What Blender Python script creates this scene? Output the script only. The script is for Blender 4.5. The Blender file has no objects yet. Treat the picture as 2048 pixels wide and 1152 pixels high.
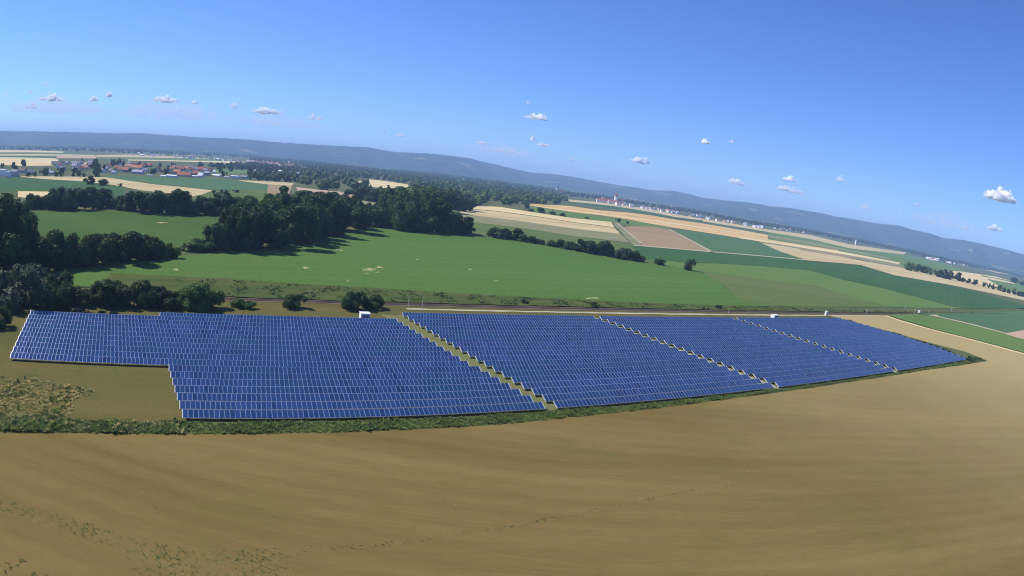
import bpy, math, random
import numpy as np
from mathutils import Matrix, Vector

random.seed(7)
RNG = np.random.default_rng(11)
R = math.radians
scn = bpy.context.scene
COL = scn.collection

# ------------------------------------------------------------------ camera
# a drone camera with a slightly barrel-distorting wide lens: r = F (t + K t^3), in pixels of a 2048 px wide frame
F, K, PITCH, ROLL = 1317.306, -0.0597078, -0.166588, -0.128723
H = 47.0                      # height of the lens over the lower edges of the solar panels
EDGE = 0.55                   # height of those edges over the ground
CZ = H + EDGE
cam = bpy.data.cameras.new('drone_camera')
cam_ob = bpy.data.objects.new('drone_camera', cam)
COL.objects.link(cam_ob)
r0 = Vector((1, 0, 0)); f0 = Vector((0, math.cos(PITCH), math.sin(PITCH))); u0 = Vector((0, -math.sin(PITCH), math.cos(PITCH)))
cr, sr = math.cos(ROLL), math.sin(ROLL)
right = r0 * cr - u0 * sr
up = r0 * sr + u0 * cr
M4 = Matrix((right, up, -f0)).transposed().to_4x4()
M4.translation = Vector((0, 0, CZ))
cam_ob.matrix_world = M4
cam.sensor_width = 36.0
cam.lens = 23.0
cam.type = 'PANO'
cam.panorama_type = 'FISHEYE_LENS_POLYNOMIAL'
cam.fisheye_fov = R(150)
cam.fisheye_polynomial_k0 = 0.0
cam.fisheye_polynomial_k1 = -4.30463693e-02
cam.fisheye_polynomial_k2 = -4.78242368e-05
cam.fisheye_polynomial_k3 = 2.17027262e-07
cam.fisheye_polynomial_k4 = -1.88859338e-07
cam.clip_start = 0.5
cam.clip_end = 200000
scn.camera = cam_ob

# ------------------------------------------------------------------ sky, sun, exposure
SUN_DIR = Vector((-0.98, 0.17, 0.0)).normalized()
SUN_EL = R(46)
sun_vec = Vector((SUN_DIR.x * math.cos(SUN_EL), SUN_DIR.y * math.cos(SUN_EL), math.sin(SUN_EL)))
world = bpy.data.worlds.new('World')
scn.world = world
world.use_nodes = True
wn = world.node_tree.nodes
wl = world.node_tree.links
for n in list(wn):
    wn.remove(n)
w_out = wn.new('ShaderNodeOutputWorld')
w_bg = wn.new('ShaderNodeBackground')
w_sky = wn.new('ShaderNodeTexSky')
w_sky.sky_type = 'NISHITA'
w_sky.sun_disc = False
w_sky.sun_elevation = SUN_EL
w_sky.sun_rotation = math.atan2(SUN_DIR.x, SUN_DIR.y)
w_sky.altitude = 300
w_sky.air_density = 1.0
w_sky.dust_density = 0.0
w_sky.ozone_density = 4.0
w_bg.inputs['Strength'].default_value = 0.10
w_wb = wn.new('ShaderNodeMix')                 # the camera's cold white balance
w_wb.data_type = 'RGBA'
w_wb.blend_type = 'MULTIPLY'
w_wb.inputs['Factor'].default_value = 1.0
w_wb.inputs['B'].default_value = (0.60, 0.82, 1.36, 1)
wl.new(w_sky.outputs[0], w_wb.inputs['A'])
wl.new(w_wb.outputs['Result'], w_bg.inputs['Color'])
wl.new(w_bg.outputs[0], w_out.inputs['Surface'])

sun = bpy.data.lights.new('sun', 'SUN')
sun.energy = 5.0
sun.angle = R(0.5)
sun.color = (1.0, 0.95, 0.86)
sun_ob = bpy.data.objects.new('sun', sun)
COL.objects.link(sun_ob)
sun_ob.rotation_euler = sun_vec.to_track_quat('Z', 'Y').to_euler()
sun_ob.location = (0, 0, 400)

scn.view_settings.view_transform = 'Standard'
scn.view_settings.look = 'None'
scn.view_settings.gamma = 1.0
scn.view_settings.use_curve_mapping = False
scn.view_settings.exposure = 0.3
scn.render.engine = 'CYCLES'
scn.cycles.use_denoising = True
scn.cycles.filter_width = 1.05
scn.cycles.volume_bounces = 32
scn.cycles.max_bounces = 32
scn.cycles.diffuse_bounces = 4
scn.cycles.glossy_bounces = 4
scn.cycles.transmission_bounces = 4


# ------------------------------------------------------------------ lens model in numpy: photo pixel <-> ground
def rays(px, py):
    px = np.atleast_1d(np.asarray(px, float)); py = np.atleast_1d(np.asarray(py, float))
    dx = px - 1024; dy = 576 - py
    r = np.hypot(dx, dy); a = np.arctan2(dy, dx) - ROLL
    t = r / F
    for _ in range(25):
        t = t - (F * (t + K * t ** 3) - r) / (F * (1 + 3 * K * t ** 2))
    X = np.sin(t) * np.cos(a); Z = np.sin(t) * np.sin(a); Y = np.cos(t)
    c, s = math.cos(PITCH), math.sin(PITCH)
    return np.stack([X, Y * c - Z * s, Y * s + Z * c], 1)


def ground(pts, z=0.0):
    pts = np.atleast_2d(np.asarray(pts, float))
    d = rays(pts[:, 0], pts[:, 1])
    dz = np.minimum(d[:, 2], -0.0035)
    t = (z - CZ) / dz
    return d[:, :2] * t[:, None]


def gp(px, py, z=0.0):
    g = ground([(px, py)], z)[0]
    return Vector((g[0], g[1], z))


def project(w):
    w = np.atleast_2d(np.asarray(w, float)) - np.array([0, 0, CZ])
    c, s = math.cos(PITCH), math.sin(PITCH)
    X = w[:, 0]; Y = w[:, 1] * c + w[:, 2] * s; Z = -w[:, 1] * s + w[:, 2] * c
    t = np.arctan2(np.hypot(X, Z), Y); r = F * (t + K * t ** 3); a = np.arctan2(Z, X) + ROLL
    return np.stack([1024 + r * np.cos(a), 576 - r * np.sin(a)], 1)


def inside(poly, pts):
    x, y = pts[:, 0], pts[:, 1]
    ok = np.zeros(len(pts), bool)
    n = len(poly)
    for i in range(n):
        x1, y1 = poly[i]; x2, y2 = poly[(i + 1) % n]
        c = ((y1 > y) != (y2 > y))
        with np.errstate(divide='ignore', invalid='ignore'):
            xi = (x2 - x1) * (y - y1) / (y2 - y1 + 1e-12) + x1
        ok ^= c & (x < xi)
    return ok


ORD = ['', 'first', 'second', 'third', 'fourth', 'fifth', 'sixth', 'seventh', 'eighth', 'ninth', 'tenth', 'eleventh', 'twelfth',
       'thirteenth', 'fourteenth', 'fifteenth', 'sixteenth', 'seventeenth', 'eighteenth', 'nineteenth', 'twentieth']


def ordinal(i):
    if i <= 20:
        return ORD[i]
    tens = {2: 'twenty', 3: 'thirty', 4: 'forty', 5: 'fifty', 6: 'sixty'}[i // 10]
    if i % 10 == 0:
        return tens[:-1] + 'ieth'
    return tens + '-' + ORD[i % 10]


# ------------------------------------------------------------------ mesh helpers
def mesh_np(name, V, Fc, mats, mi=None, smooth=False):
    V = np.asarray(V, np.float32); Fc = np.asarray(Fc, np.int32)
    me = bpy.data.meshes.new(name)
    k = Fc.shape[1]
    me.vertices.add(len(V)); me.vertices.foreach_set('co', V.ravel())
    me.loops.add(Fc.size); me.loops.foreach_set('vertex_index', Fc.ravel())
    me.polygons.add(len(Fc)); me.polygons.foreach_set('loop_start', np.arange(0, Fc.size, k, dtype=np.int32))
    if mi is not None:
        me.polygons.foreach_set('material_index', np.asarray(mi, np.int32))
    for m in mats:
        me.materials.append(m)
    me.update(calc_edges=True)
    me.polygons.foreach_set('use_smooth', np.full(len(Fc), bool(smooth)))
    return me


def link(name, data, parent=None, loc=None, rot=None, scale=None):
    o = bpy.data.objects.new(name, data)
    COL.objects.link(o)
    if parent is not None:
        o.parent = parent
    if loc is not None:
        o.location = loc
    if rot is not None:
        o.rotation_euler = rot
    if scale is not None:
        o.scale = scale
    return o


def tag(o, label=None, cat=None, group=None, kind=None):
    if label: o['label'] = label
    if cat: o['category'] = cat
    if group: o['group'] = group
    if kind: o['kind'] = kind
    return o


class MB:
    """collects boxes, prisms and tubes into one mesh"""
    def __init__(self):
        self.v = []; self.f = []; self.m = []

    def add(self, vs, fs, m=0):
        b = len(self.v)
        self.v += [tuple(v) for v in vs]
        self.f += [tuple(i + b for i in f) for f in fs]
        self.m += [m] * len(fs)

    def box(self, x0, x1, y0, y1, z0, z1, m=0):
        self.add([(x0, y0, z0), (x1, y0, z0), (x1, y1, z0), (x0, y1, z0), (x0, y0, z1), (x1, y0, z1), (x1, y1, z1), (x0, y1, z1)],
                 [(0, 3, 2, 1), (4, 5, 6, 7), (0, 1, 5, 4), (1, 2, 6, 5), (2, 3, 7, 6), (3, 0, 4, 7)], m)

    def bar(self, a, b, w, h, m=0):
        a = Vector(a); b = Vector(b); d = (b - a).normalized()
        s = d.cross(Vector((0, 0, 1)))
        s = Vector((1, 0, 0)) if s.length < 1e-4 else s.normalized()
        t = s.cross(d)
        vs = [p + s * (w / 2 * i) + t * (h / 2 * j) for p in (a, b) for i, j in ((-1, -1), (1, -1), (1, 1), (-1, 1))]
        self.add(vs, [(0, 1, 2, 3), (7, 6, 5, 4), (0, 4, 5, 1), (1, 5, 6, 2), (2, 6, 7, 3), (3, 7, 4, 0)], m)

    def tube(self, pts, rad, n=7, m=0):
        b = len(self.v); k = len(pts)
        for i, (p, r_) in enumerate(zip(pts, rad)):
            p = Vector(p)
            q = Vector(pts[min(i + 1, k - 1)]) - Vector(pts[max(i - 1, 0)])
            q.normalize()
            s = q.cross(Vector((0, 1, 0.01))).normalized(); t = q.cross(s)
            for j in range(n):
                a = 2 * math.pi * j / n
                self.v.append(tuple(p + s * (r_ * math.cos(a)) + t * (r_ * math.sin(a))))
        for i in range(k - 1):
            for j in range(n):
                self.f.append((b + i * n + j, b + i * n + (j + 1) % n, b + (i + 1) * n + (j + 1) % n, b + (i + 1) * n + j))
                self.m.append(m)
        self.f.append(tuple(b + (k - 1) * n + j for j in range(n))); self.m.append(m)

    def mesh(self, name, mats, smooth=False):
        me = bpy.data.meshes.new(name)
        me.from_pydata(self.v, [], self.f)
        for mt in mats:
            me.materials.append(mt)
        me.polygons.foreach_set('material_index', self.m)
        if smooth:
            me.polygons.foreach_set('use_smooth', [True] * len(self.f))
        me.update()
        return me

    def build(self, name, mats, parent=None, **kw):
        return link(name, self.mesh(name, mats if isinstance(mats, list) else [mats]), parent, **kw)


# ------------------------------------------------------------------ materials
def new_mat(name):
    m = bpy.data.materials.new(name); m.use_nodes = True
    nt = m.node_tree; b = nt.nodes['Principled BSDF']
    return m, nt, b


def plain(name, col, rough=0.8, metal=0.0, spec=0.3, vary=0.12, scale=1.5):
    m, nt, b = new_mat(name)
    b.inputs['Roughness'].default_value = rough; b.inputs['Metallic'].default_value = metal
    b.inputs['Specular IOR Level'].default_value = spec
    tc = nt.nodes.new('ShaderNodeTexCoord'); nz = nt.nodes.new('ShaderNodeTexNoise')
    nz.inputs['Scale'].default_value = scale; nz.inputs['Detail'].default_value = 4
    nt.links.new(tc.outputs['Object'], nz.inputs['Vector'])
    mx = nt.nodes.new('ShaderNodeMix'); mx.data_type = 'RGBA'
    mx.inputs['A'].default_value = (*[c * (1 - vary) for c in col], 1); mx.inputs['B'].default_value = (*[min(1, c * (1 + vary)) for c in col], 1)
    nt.links.new(nz.outputs['Fac'], mx.inputs['Factor']); nt.links.new(mx.outputs['Result'], b.inputs['Base Color'])
    return m


def ramp(nt, src, lo, hi):
    r_ = nt.nodes.new('ShaderNodeMapRange'); r_.inputs['From Min'].default_value = lo; r_.inputs['From Max'].default_value = hi
    nt.links.new(src, r_.inputs['Value'])
    return r_.outputs['Result']


def noise(nt, vec, scale, detail=5, rough=0.6):
    n = nt.nodes.new('ShaderNodeTexNoise'); n.inputs['Scale'].default_value = scale; n.inputs['Detail'].default_value = detail
    n.inputs['Roughness'].default_value = rough
    nt.links.new(vec, n.inputs['Vector'])
    return n.outputs['Fac']


def mixc(nt, fac, a, b):
    m = nt.nodes.new('ShaderNodeMix'); m.data_type = 'RGBA'
    nt.links.new(fac, m.inputs['Factor'])
    for k, v in (('A', a), ('B', b)):
        if hasattr(v, 'is_linked') or not isinstance(v, tuple):
            nt.links.new(v, m.inputs[k])
        else:
            m.inputs[k].default_value = (*v, 1)
    return m.outputs['Result']


def field_mat(name, c1, c2, c3=None, big=0.02, mid=0.2, fine=2.5, ang=0.0, stripe=0.0, period=0.0, bump=0.3, lo=0.35, hi=0.65, c3lo=0.55, c3hi=0.75, grain=1.0, mottle=0.2):
    """open ground: large soft patches of two colours, finer mottling, optional drill or tramline stripes along one heading"""
    m, nt, b = new_mat(name)
    b.inputs['Roughness'].default_value = 1.0; b.inputs['Specular IOR Level'].default_value = 0.05
    tc = nt.nodes.new('ShaderNodeTexCoord'); P = tc.outputs['Object']
    mp = nt.nodes.new('ShaderNodeMapping'); mp.inputs['Rotation'].default_value = (0, 0, -ang)
    nt.links.new(P, mp.inputs['Vector'])
    st = nt.nodes.new('ShaderNodeMapping'); st.inputs['Scale'].default_value = (0.12, 1, 1)
    nt.links.new(mp.outputs[0], st.inputs['Vector'])
    f1 = ramp(nt, noise(nt, st.outputs[0], big * 1.8, 5), lo, hi)
    col = mixc(nt, f1, c1, c2)
    if c3:
        f3 = ramp(nt, noise(nt, P, mid, 5), c3lo, c3hi)
        col = mixc(nt, f3, col, c3)
    gv_ = nt.nodes.new('ShaderNodeMapping'); gv_.inputs['Scale'].default_value = (grain, 1, 1)
    nt.links.new(mp.outputs[0], gv_.inputs['Vector'])
    f2 = noise(nt, gv_.outputs[0], fine, 4, 0.75)
    hs = nt.nodes.new('ShaderNodeHueSaturation')
    nt.links.new(ramp(nt, f2, 0.25, 0.75), hs.inputs['Value'])
    hs2 = nt.nodes.new('ShaderNodeMapRange'); hs2.inputs['From Min'].default_value = 0.25; hs2.inputs['From Max'].default_value = 0.75
    hs2.inputs['To Min'].default_value = 1 - mottle; hs2.inputs['To Max'].default_value = 1 + mottle
    nt.links.new(f2, hs2.inputs['Value']); nt.links.new(hs2.outputs[0], hs.inputs['Value'])
    nt.links.new(col, hs.inputs['Color']); col = hs.outputs['Color']
    if stripe:
        sp = nt.nodes.new('ShaderNodeSeparateXYZ'); nt.links.new(mp.outputs[0], sp.inputs[0])
        mm = nt.nodes.new('ShaderNodeMath'); mm.operation = 'MULTIPLY'; mm.inputs[1].default_value = 2 * math.pi / period
        nt.links.new(sp.outputs['Y'], mm.inputs[0])
        ad = nt.nodes.new('ShaderNodeMath'); ad.operation = 'MULTIPLY_ADD'; ad.inputs[1].default_value = 5.0
        nt.links.new(noise(nt, P, 0.03, 2), ad.inputs[0]); nt.links.new(mm.outputs[0], ad.inputs[2])
        sn = nt.nodes.new('ShaderNodeMath'); sn.operation = 'SINE'; nt.links.new(ad.outputs[0], sn.inputs[0])
        h2 = nt.nodes.new('ShaderNodeHueSaturation')
        mr = nt.nodes.new('ShaderNodeMapRange'); mr.inputs['From Min'].default_value = -1; mr.inputs['From Max'].default_value = 1
        mr.inputs['To Min'].default_value = 1 - stripe; mr.inputs['To Max'].default_value = 1 + stripe
        nt.links.new(sn.outputs[0], mr.inputs['Value']); nt.links.new(mr.outputs[0], h2.inputs['Value'])
        nt.links.new(col, h2.inputs['Color']); col = h2.outputs['Color']
    nt.links.new(col, b.inputs['Base Color'])
    if bump:
        bp = nt.nodes.new('ShaderNodeBump'); bp.inputs['Strength'].default_value = bump; bp.inputs['Distance'].default_value = 0.4
        nt.links.new(f2, bp.inputs['Height']); nt.links.new(bp.outputs[0], b.inputs['Normal'])
    return m


def leaf_mat(name, c1, c2, c3, scale=0.35, trans=0.25, each=0.3):
    """foliage: clumps of lighter and darker leaves, each tree a little different"""
    m, nt, b = new_mat(name)
    out = nt.nodes['Material Output']
    geo = nt.nodes.new('ShaderNodeNewGeometry')
    oi = nt.nodes.new('ShaderNodeObjectInfo')
    f1 = ramp(nt, noise(nt, geo.outputs['Position'], scale, 3), 0.35, 0.65)
    col = mixc(nt, f1, c1, c2)
    f2 = ramp(nt, noise(nt, geo.outputs['Position'], scale * 7, 2), 0.5, 0.75)
    col = mixc(nt, f2, col, c3)
    hs = nt.nodes.new('ShaderNodeHueSaturation')
    mr = nt.nodes.new('ShaderNodeMapRange'); mr.inputs['To Min'].default_value = 1 - each; mr.inputs['To Max'].default_value = 1 + each
    nt.links.new(oi.outputs['Random'], mr.inputs['Value']); nt.links.new(mr.outputs[0], hs.inputs['Value'])
    nt.links.new(col, hs.inputs['Color'])
    b.inputs['Roughness'].default_value = 0.65; b.inputs['Specular IOR Level'].default_value = 0.2
    nt.links.new(hs.outputs['Color'], b.inputs['Base Color'])
    tr = nt.nodes.new('ShaderNodeBsdfTranslucent'); nt.links.new(hs.outputs['Color'], tr.inputs['Color'])
    ms = nt.nodes.new('ShaderNodeMixShader'); ms.inputs[0].default_value = trans
    nt.links.new(b.outputs[0], ms.inputs[1]); nt.links.new(tr.outputs[0], ms.inputs[2]); nt.links.new(ms.outputs[0], out.inputs['Surface'])
    return m


ROW_ANG = math.atan2(0.4742, 0.8804)       # heading of the panel rows, railway and paths
M = {}
M['leaf'] = leaf_mat('leaf_green', (0.042, 0.086, 0.016), (0.076, 0.130, 0.022), (0.12, 0.175, 0.034))
M['leaf_dark'] = leaf_mat('leaf_dark', (0.025, 0.054, 0.012), (0.046, 0.088, 0.018), (0.078, 0.122, 0.026))
M['leaf_light'] = leaf_mat('leaf_light', (0.05, 0.075, 0.020), (0.080, 0.105, 0.030), (0.14, 0.15, 0.055))
M['leaf_silver'] = leaf_mat('leaf_silver', (0.040, 0.065, 0.026), (0.070, 0.095, 0.045), (0.15, 0.18, 0.10))
M['bark'] = plain('bark', (0.10, 0.08, 0.06), 0.9)
M['weed'] = leaf_mat('weed_green', (0.12, 0.19, 0.036), (0.19, 0.26, 0.06), (0.30, 0.31, 0.11), 0.25, 0.5, 0.0)
M['weed_dry'] = leaf_mat('weed_dry', (0.42, 0.36, 0.12), (0.55, 0.46, 0.18), (0.68, 0.58, 0.28), 0.3, 0.5, 0.0)
M['weed_dark'] = leaf_mat('weed_dark', (0.05, 0.085, 0.022), (0.085, 0.125, 0.034), (0.13, 0.16, 0.05), 0.3, 0.4, 0.0)
M['hedge'] = leaf_mat('hedge', (0.022, 0.045, 0.016), (0.042, 0.070, 0.022), (0.07, 0.095, 0.035), 0.3)


# ------------------------------------------------------------------ ground and hills
def poly_sheet(name, pts, z, mat, seg=0.0, jit=0.0, world_pts=False, label=None, cat=None):
    P = np.asarray(pts, float) if world_pts else ground(pts)
    if seg:
        Q = []
        for i in range(len(P)):
            a = P[i]; b = P[(i + 1) % len(P)]
            L = np.hypot(*(b - a)); n = int(min(400, max(1, L / seg)))
            nv = np.array([-(b - a)[1], (b - a)[0]]) / max(L, 1e-6)
            for k in range(n):
                Q.append(a + (b - a) * k / n + (nv * RNG.normal(0, jit) if k else 0))
        P = np.array(Q)
    me = bpy.data.meshes.new(name)
    a2 = np.sum(P[:, 0] * np.roll(P[:, 1], -1) - np.roll(P[:, 0], -1) * P[:, 1])
    if a2 < 0:
        P = P[::-1]
    me.from_pydata([(x, y, z) for x, y in P], [], [tuple(range(len(P)))])
    me.materials.append(mat); me.update()
    o = link(name, me)
    return tag(o, label, cat, None, 'structure')


# plain out to the hills, one sheet
BOX = 13000.0
gm = field_mat('plain', (0.060, 0.085, 0.028), (0.115, 0.125, 0.050), (0.17, 0.15, 0.07), big=0.004, mid=0.02, fine=0.8, ang=ROW_ANG, bump=0.15)
me = bpy.data.meshes.new('ground')
nG = 24
gv = [(-BOX + 2 * BOX * i / nG, -BOX + 2 * BOX * j / nG, 0) for j in range(nG + 1) for i in range(nG + 1)]
gf = [(j * (nG + 1) + i, j * (nG + 1) + i + 1, (j + 1) * (nG + 1) + i + 1, (j + 1) * (nG + 1) + i) for j in range(nG) for i in range(nG)]
me.from_pydata(gv, [], gf); me.materials.append(gm); me.update()
tag(link('ground', me), 'flat green and tan farmland plain reaching to the hills', 'ground', None, 'structure')

# hills: a forested ridge 7 to 11 km away, crest heights read off the skyline
SKY = [(-160, 258), (0, 262), (40, 262.5), (100, 263.5), (160, 265), (240, 267), (290, 267), (330, 270), (400, 275), (460, 277), (512, 280.5), (560, 285), (610, 288),
       (660, 291), (700, 293), (736, 294), (760, 299), (790, 304), (860, 307), (900, 312), (940, 317), (980, 327), (1024, 337), (1060, 345), (1124, 350), (1164, 357),
       (1199, 364), (1239, 371), (1274, 375), (1306, 381), (1344, 381), (1374, 387), (1409, 396), (1449, 401), (1499, 405), (1536, 412), (1573, 415), (1636, 425),
       (1676, 434), (1711, 439), (1751, 447), (1796, 451), (1823, 459), (1861, 467), (1886, 476), (1923, 480), (1961, 487), (1993, 495), (2036, 506), (2120, 528)]
sd = rays([p[0] for p in SKY], [p[1] for p in SKY])
s_az = np.arctan2(sd[:, 0], sd[:, 1]); s_el = sd[:, 2] / np.hypot(sd[:, 0], sd[:, 1])
hm, nt, b = new_mat('hills')
b.inputs['Roughness'].default_value = 1.0; b.inputs['Specular IOR Level'].default_value = 0.03
geo = nt.nodes.new('ShaderNodeNewGeometry')
hc = mixc(nt, ramp(nt, noise(nt, geo.outputs['Position'], 0.004, 6), 0.4, 0.6), (0.020, 0.036, 0.020), (0.040, 0.060, 0.026))
stp = nt.nodes.new('ShaderNodeMapping'); stp.inputs['Scale'].default_value = (1.0, 1.0, 6.0)
nt.links.new(geo.outputs['Position'], stp.inputs['Vector'])
hc = mixc(nt, ramp(nt, noise(nt, stp.outputs[0], 0.0022, 3, 0.4), 0.65, 0.70), hc, (0.17, 0.17, 0.08))
nt.links.new(hc, b.inputs['Base Color'])
bp = nt.nodes.new('ShaderNodeBump'); bp.inputs['Strength'].default_value = 1.0; bp.inputs['Distance'].default_value = 15
nt.links.new(noise(nt, geo.outputs['Position'], 0.02, 4), bp.inputs['Height']); nt.links.new(bp.outputs[0], b.inputs['Normal'])
NA, NR = 640, 40
az = np.linspace(-1.22, 1.30, NA); rr = np.linspace(5600, 12400, NR)
el = np.interp(az, s_az, s_el)
AZ, RR = np.meshgrid(az, rr, indexing='ij')
wob = 500 * np.sin(AZ * 9 + 1) + 300 * np.sin(AZ * 23 + 2)
crest = 9000 + wob
Zc = CZ + np.interp(AZ, s_az, s_el) * crest
foot = 6200 + 250 * np.sin(AZ * 14) + 200 * np.sin(AZ * 31 + 1)
t = np.clip((RR - foot) / (crest - foot), 0, 1); sm = t * t * (3 - 2 * t)
spur = 0.16 * np.sin(AZ * 60 + RR * 0.0013 + 2 * np.sin(AZ * 17)) + 0.1 * np.sin(AZ * 130 + RR * 0.003)
sm = np.clip(sm * (1 + spur * (1 - sm) * 2.2), 0, 1)
back = np.clip((RR - crest) / 2500, 0, 1)
Z = (Zc * (1 - 0.55 * back)) * sm - 0.5
Z += RNG.normal(0, 2.2, Z.shape) * np.clip(t * 3, 0, 1)
V = np.stack([RR * np.sin(AZ), RR * np.cos(AZ), Z], -1).reshape(-1, 3)
idx = np.arange(NA * NR).reshape(NA, NR)
Fq = np.stack([idx[:-1, :-1], idx[:-1, 1:], idx[1:, 1:], idx[1:, :-1]], -1).reshape(-1, 4)
tag(link('hills', mesh_np('hills', V, Fq, [hm], smooth=True)), 'long low forested ridge closing the plain under the sky', 'hills', None, 'structure')

# ------------------------------------------------------------------ fields
TAN = lambda n, k=1.0, **kw: field_mat(n, tuple(k * c for c in (0.40, 0.31, 0.155)), tuple(k * c for c in (0.50, 0.41, 0.215)), **{**dict(big=0.01, mid=0.05, fine=0.5, ang=ROW_ANG, bump=0.1), **kw})
M['wheat'] = TAN('wheat_stubble'); M['wheat_pale'] = TAN('pale_stubble', 1.25); _a, _b = ground([(1140, 412), (1406, 447)]); STRIP_ANG = math.atan2(_b[1] - _a[1], _b[0] - _a[0])
M['wheat_gold'] = field_mat('golden_stubble', (0.50, 0.31, 0.11), (0.56, 0.42, 0.20), (0.30, 0.24, 0.11), big=0.006, mid=0.01, fine=0.4, ang=STRIP_ANG, stripe=0.10, period=90.0, bump=0.1, lo=0.42, hi=0.58, c3lo=0.6, c3hi=0.68)
M['brown'] = field_mat('brown_soil', (0.26, 0.185, 0.10), (0.31, 0.225, 0.125), big=0.01, fine=0.6, ang=ROW_ANG, bump=0.15)
M['pink'] = field_mat('pinkish_soil', (0.40, 0.27, 0.19), (0.45, 0.32, 0.22), big=0.01, fine=0.6, bump=0.1)
M['teal'] = field_mat('blue_green_crop', (0.062, 0.122, 0.050), (0.078, 0.145, 0.058), big=0.008, fine=0.5, ang=ROW_ANG, bump=0.15)
M['deep'] = field_mat('deep_green_crop', (0.036, 0.090, 0.028), (0.050, 0.110, 0.034), big=0.01, fine=0.6, ang=0.9, stripe=0.05, period=9.0, bump=0.15)
M['mid'] = field_mat('mid_green_crop', (0.092, 0.160, 0.036), (0.112, 0.180, 0.046), (0.12, 0.165, 0.046), big=0.006, fine=0.5, ang=0.9, bump=0.15)
M['grassy'] = field_mat('bright_green_crop', (0.064, 0.128, 0.024), (0.084, 0.155, 0.034), (0.080, 0.126, 0.028), big=0.006, mid=0.012, fine=0.6, ang=0.6, stripe=0.035, period=13.0, bump=0.2)
M['olive'] = field_mat('olive_meadow', (0.075, 0.120, 0.028), (0.115, 0.145, 0.045), (0.06, 0.10, 0.03), big=0.01, fine=0.5, bump=0.15)
M['dark_green'] = field_mat('dark_meadow', (0.044, 0.092, 0.016), (0.064, 0.118, 0.022), big=0.008, fine=0.5, ang=-0.2, bump=0.15)  # the left meadow's own darker green
M['sage'] = field_mat('sage_stubble', (0.17, 0.18, 0.085), (0.23, 0.22, 0.11), (0.28, 0.24, 0.12), big=0.01, mid=0.03, fine=0.5, ang=ROW_ANG, bump=0.1)
M['verge'] = field_mat('rough_grass', (0.088, 0.085, 0.022), (0.135, 0.110, 0.034), (0.062, 0.078, 0.018), big=0.03, mid=0.12, fine=1.6, ang=ROW_ANG, bump=0.5)
M['lane'] = field_mat('lane_grass', (0.13, 0.14, 0.05), (0.18, 0.17, 0.07), (0.20, 0.155, 0.08), big=0.06, mid=0.15, fine=1.5, ang=ROW_ANG + 1.57, bump=0.4)
M['near'] = field_mat('near_stubble', (0.134, 0.094, 0.027), (0.190, 0.136, 0.045), (0.128, 0.108, 0.028), big=0.022, mid=0.05, fine=1.6, ang=ROW_ANG - 0.45, stripe=0.03, period=5.2, bump=0.12, grain=0.12, mottle=0.13)
M['scrubby'] = field_mat('scrub_grass', (0.050, 0.080, 0.018), (0.085, 0.105, 0.028), (0.11, 0.085, 0.035), big=0.08, mid=0.15, fine=1.5, ang=ROW_ANG, bump=0.5)
M['pale_grass'] = field_mat('pale_grass', (0.24, 0.27, 0.14), (0.30, 0.31, 0.17), big=0.06, fine=1.5, bump=0.3)
M['straw'] = field_mat('straw_grass', (0.095, 0.088, 0.024), (0.145, 0.122, 0.040), (0.05, 0.058, 0.014), big=0.25, mid=0.9, fine=2.0, bump=0.5)
M['weedy'] = field_mat('weedy_grass', (0.085, 0.125, 0.032), (0.12, 0.155, 0.045), (0.06, 0.085, 0.022), big=0.15, mid=0.35, fine=2.0, bump=0.5)
def paler_far_part(m, pale):
    """the paler part of the stubble field, out beyond the right end of the solar rows"""
    nt = m.node_tree; b = nt.nodes['Principled BSDF']; src = b.inputs['Base Color'].links[0].from_socket
    geo = nt.nodes.new('ShaderNodeNewGeometry'); dt = nt.nodes.new('ShaderNodeVectorMath'); dt.operation = 'DOT_PRODUCT'
    dt.inputs[1].default_value = (0.72, 0.69, 0.0); nt.links.new(geo.outputs['Position'], dt.inputs[0])
    ad = nt.nodes.new('ShaderNodeMath'); ad.operation = 'MULTIPLY_ADD'; ad.inputs[1].default_value = 90.0
    nt.links.new(noise(nt, geo.outputs['Position'], 0.02, 4), ad.inputs[0]); nt.links.new(dt.outputs['Value'], ad.inputs[2])
    nt.links.new(mixc(nt, ramp(nt, ad.outputs[0], 160, 400), src, pale), b.inputs['Base Color'])


paler_far_part(M['near'], (0.34, 0.265, 0.115))
M['path'] = plain('gravel_path', (0.36, 0.32, 0.20), 0.95, scale=0.3)
M['ballast'] = plain('red_brown_ballast', (0.135, 0.092, 0.062), 0.95, vary=0.3, scale=1.2)
M['rail'] = plain('rail_steel', (0.16, 0.11, 0.09), 0.5, 0.7)
M['bare'] = field_mat('bare_patch', (0.42, 0.37, 0.16), (0.30, 0.31, 0.12), (0.12, 0.19, 0.06), big=0.15, mid=0.5, fine=1.5, bump=0.2, c3lo=0.45, c3hi=0.6)

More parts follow.
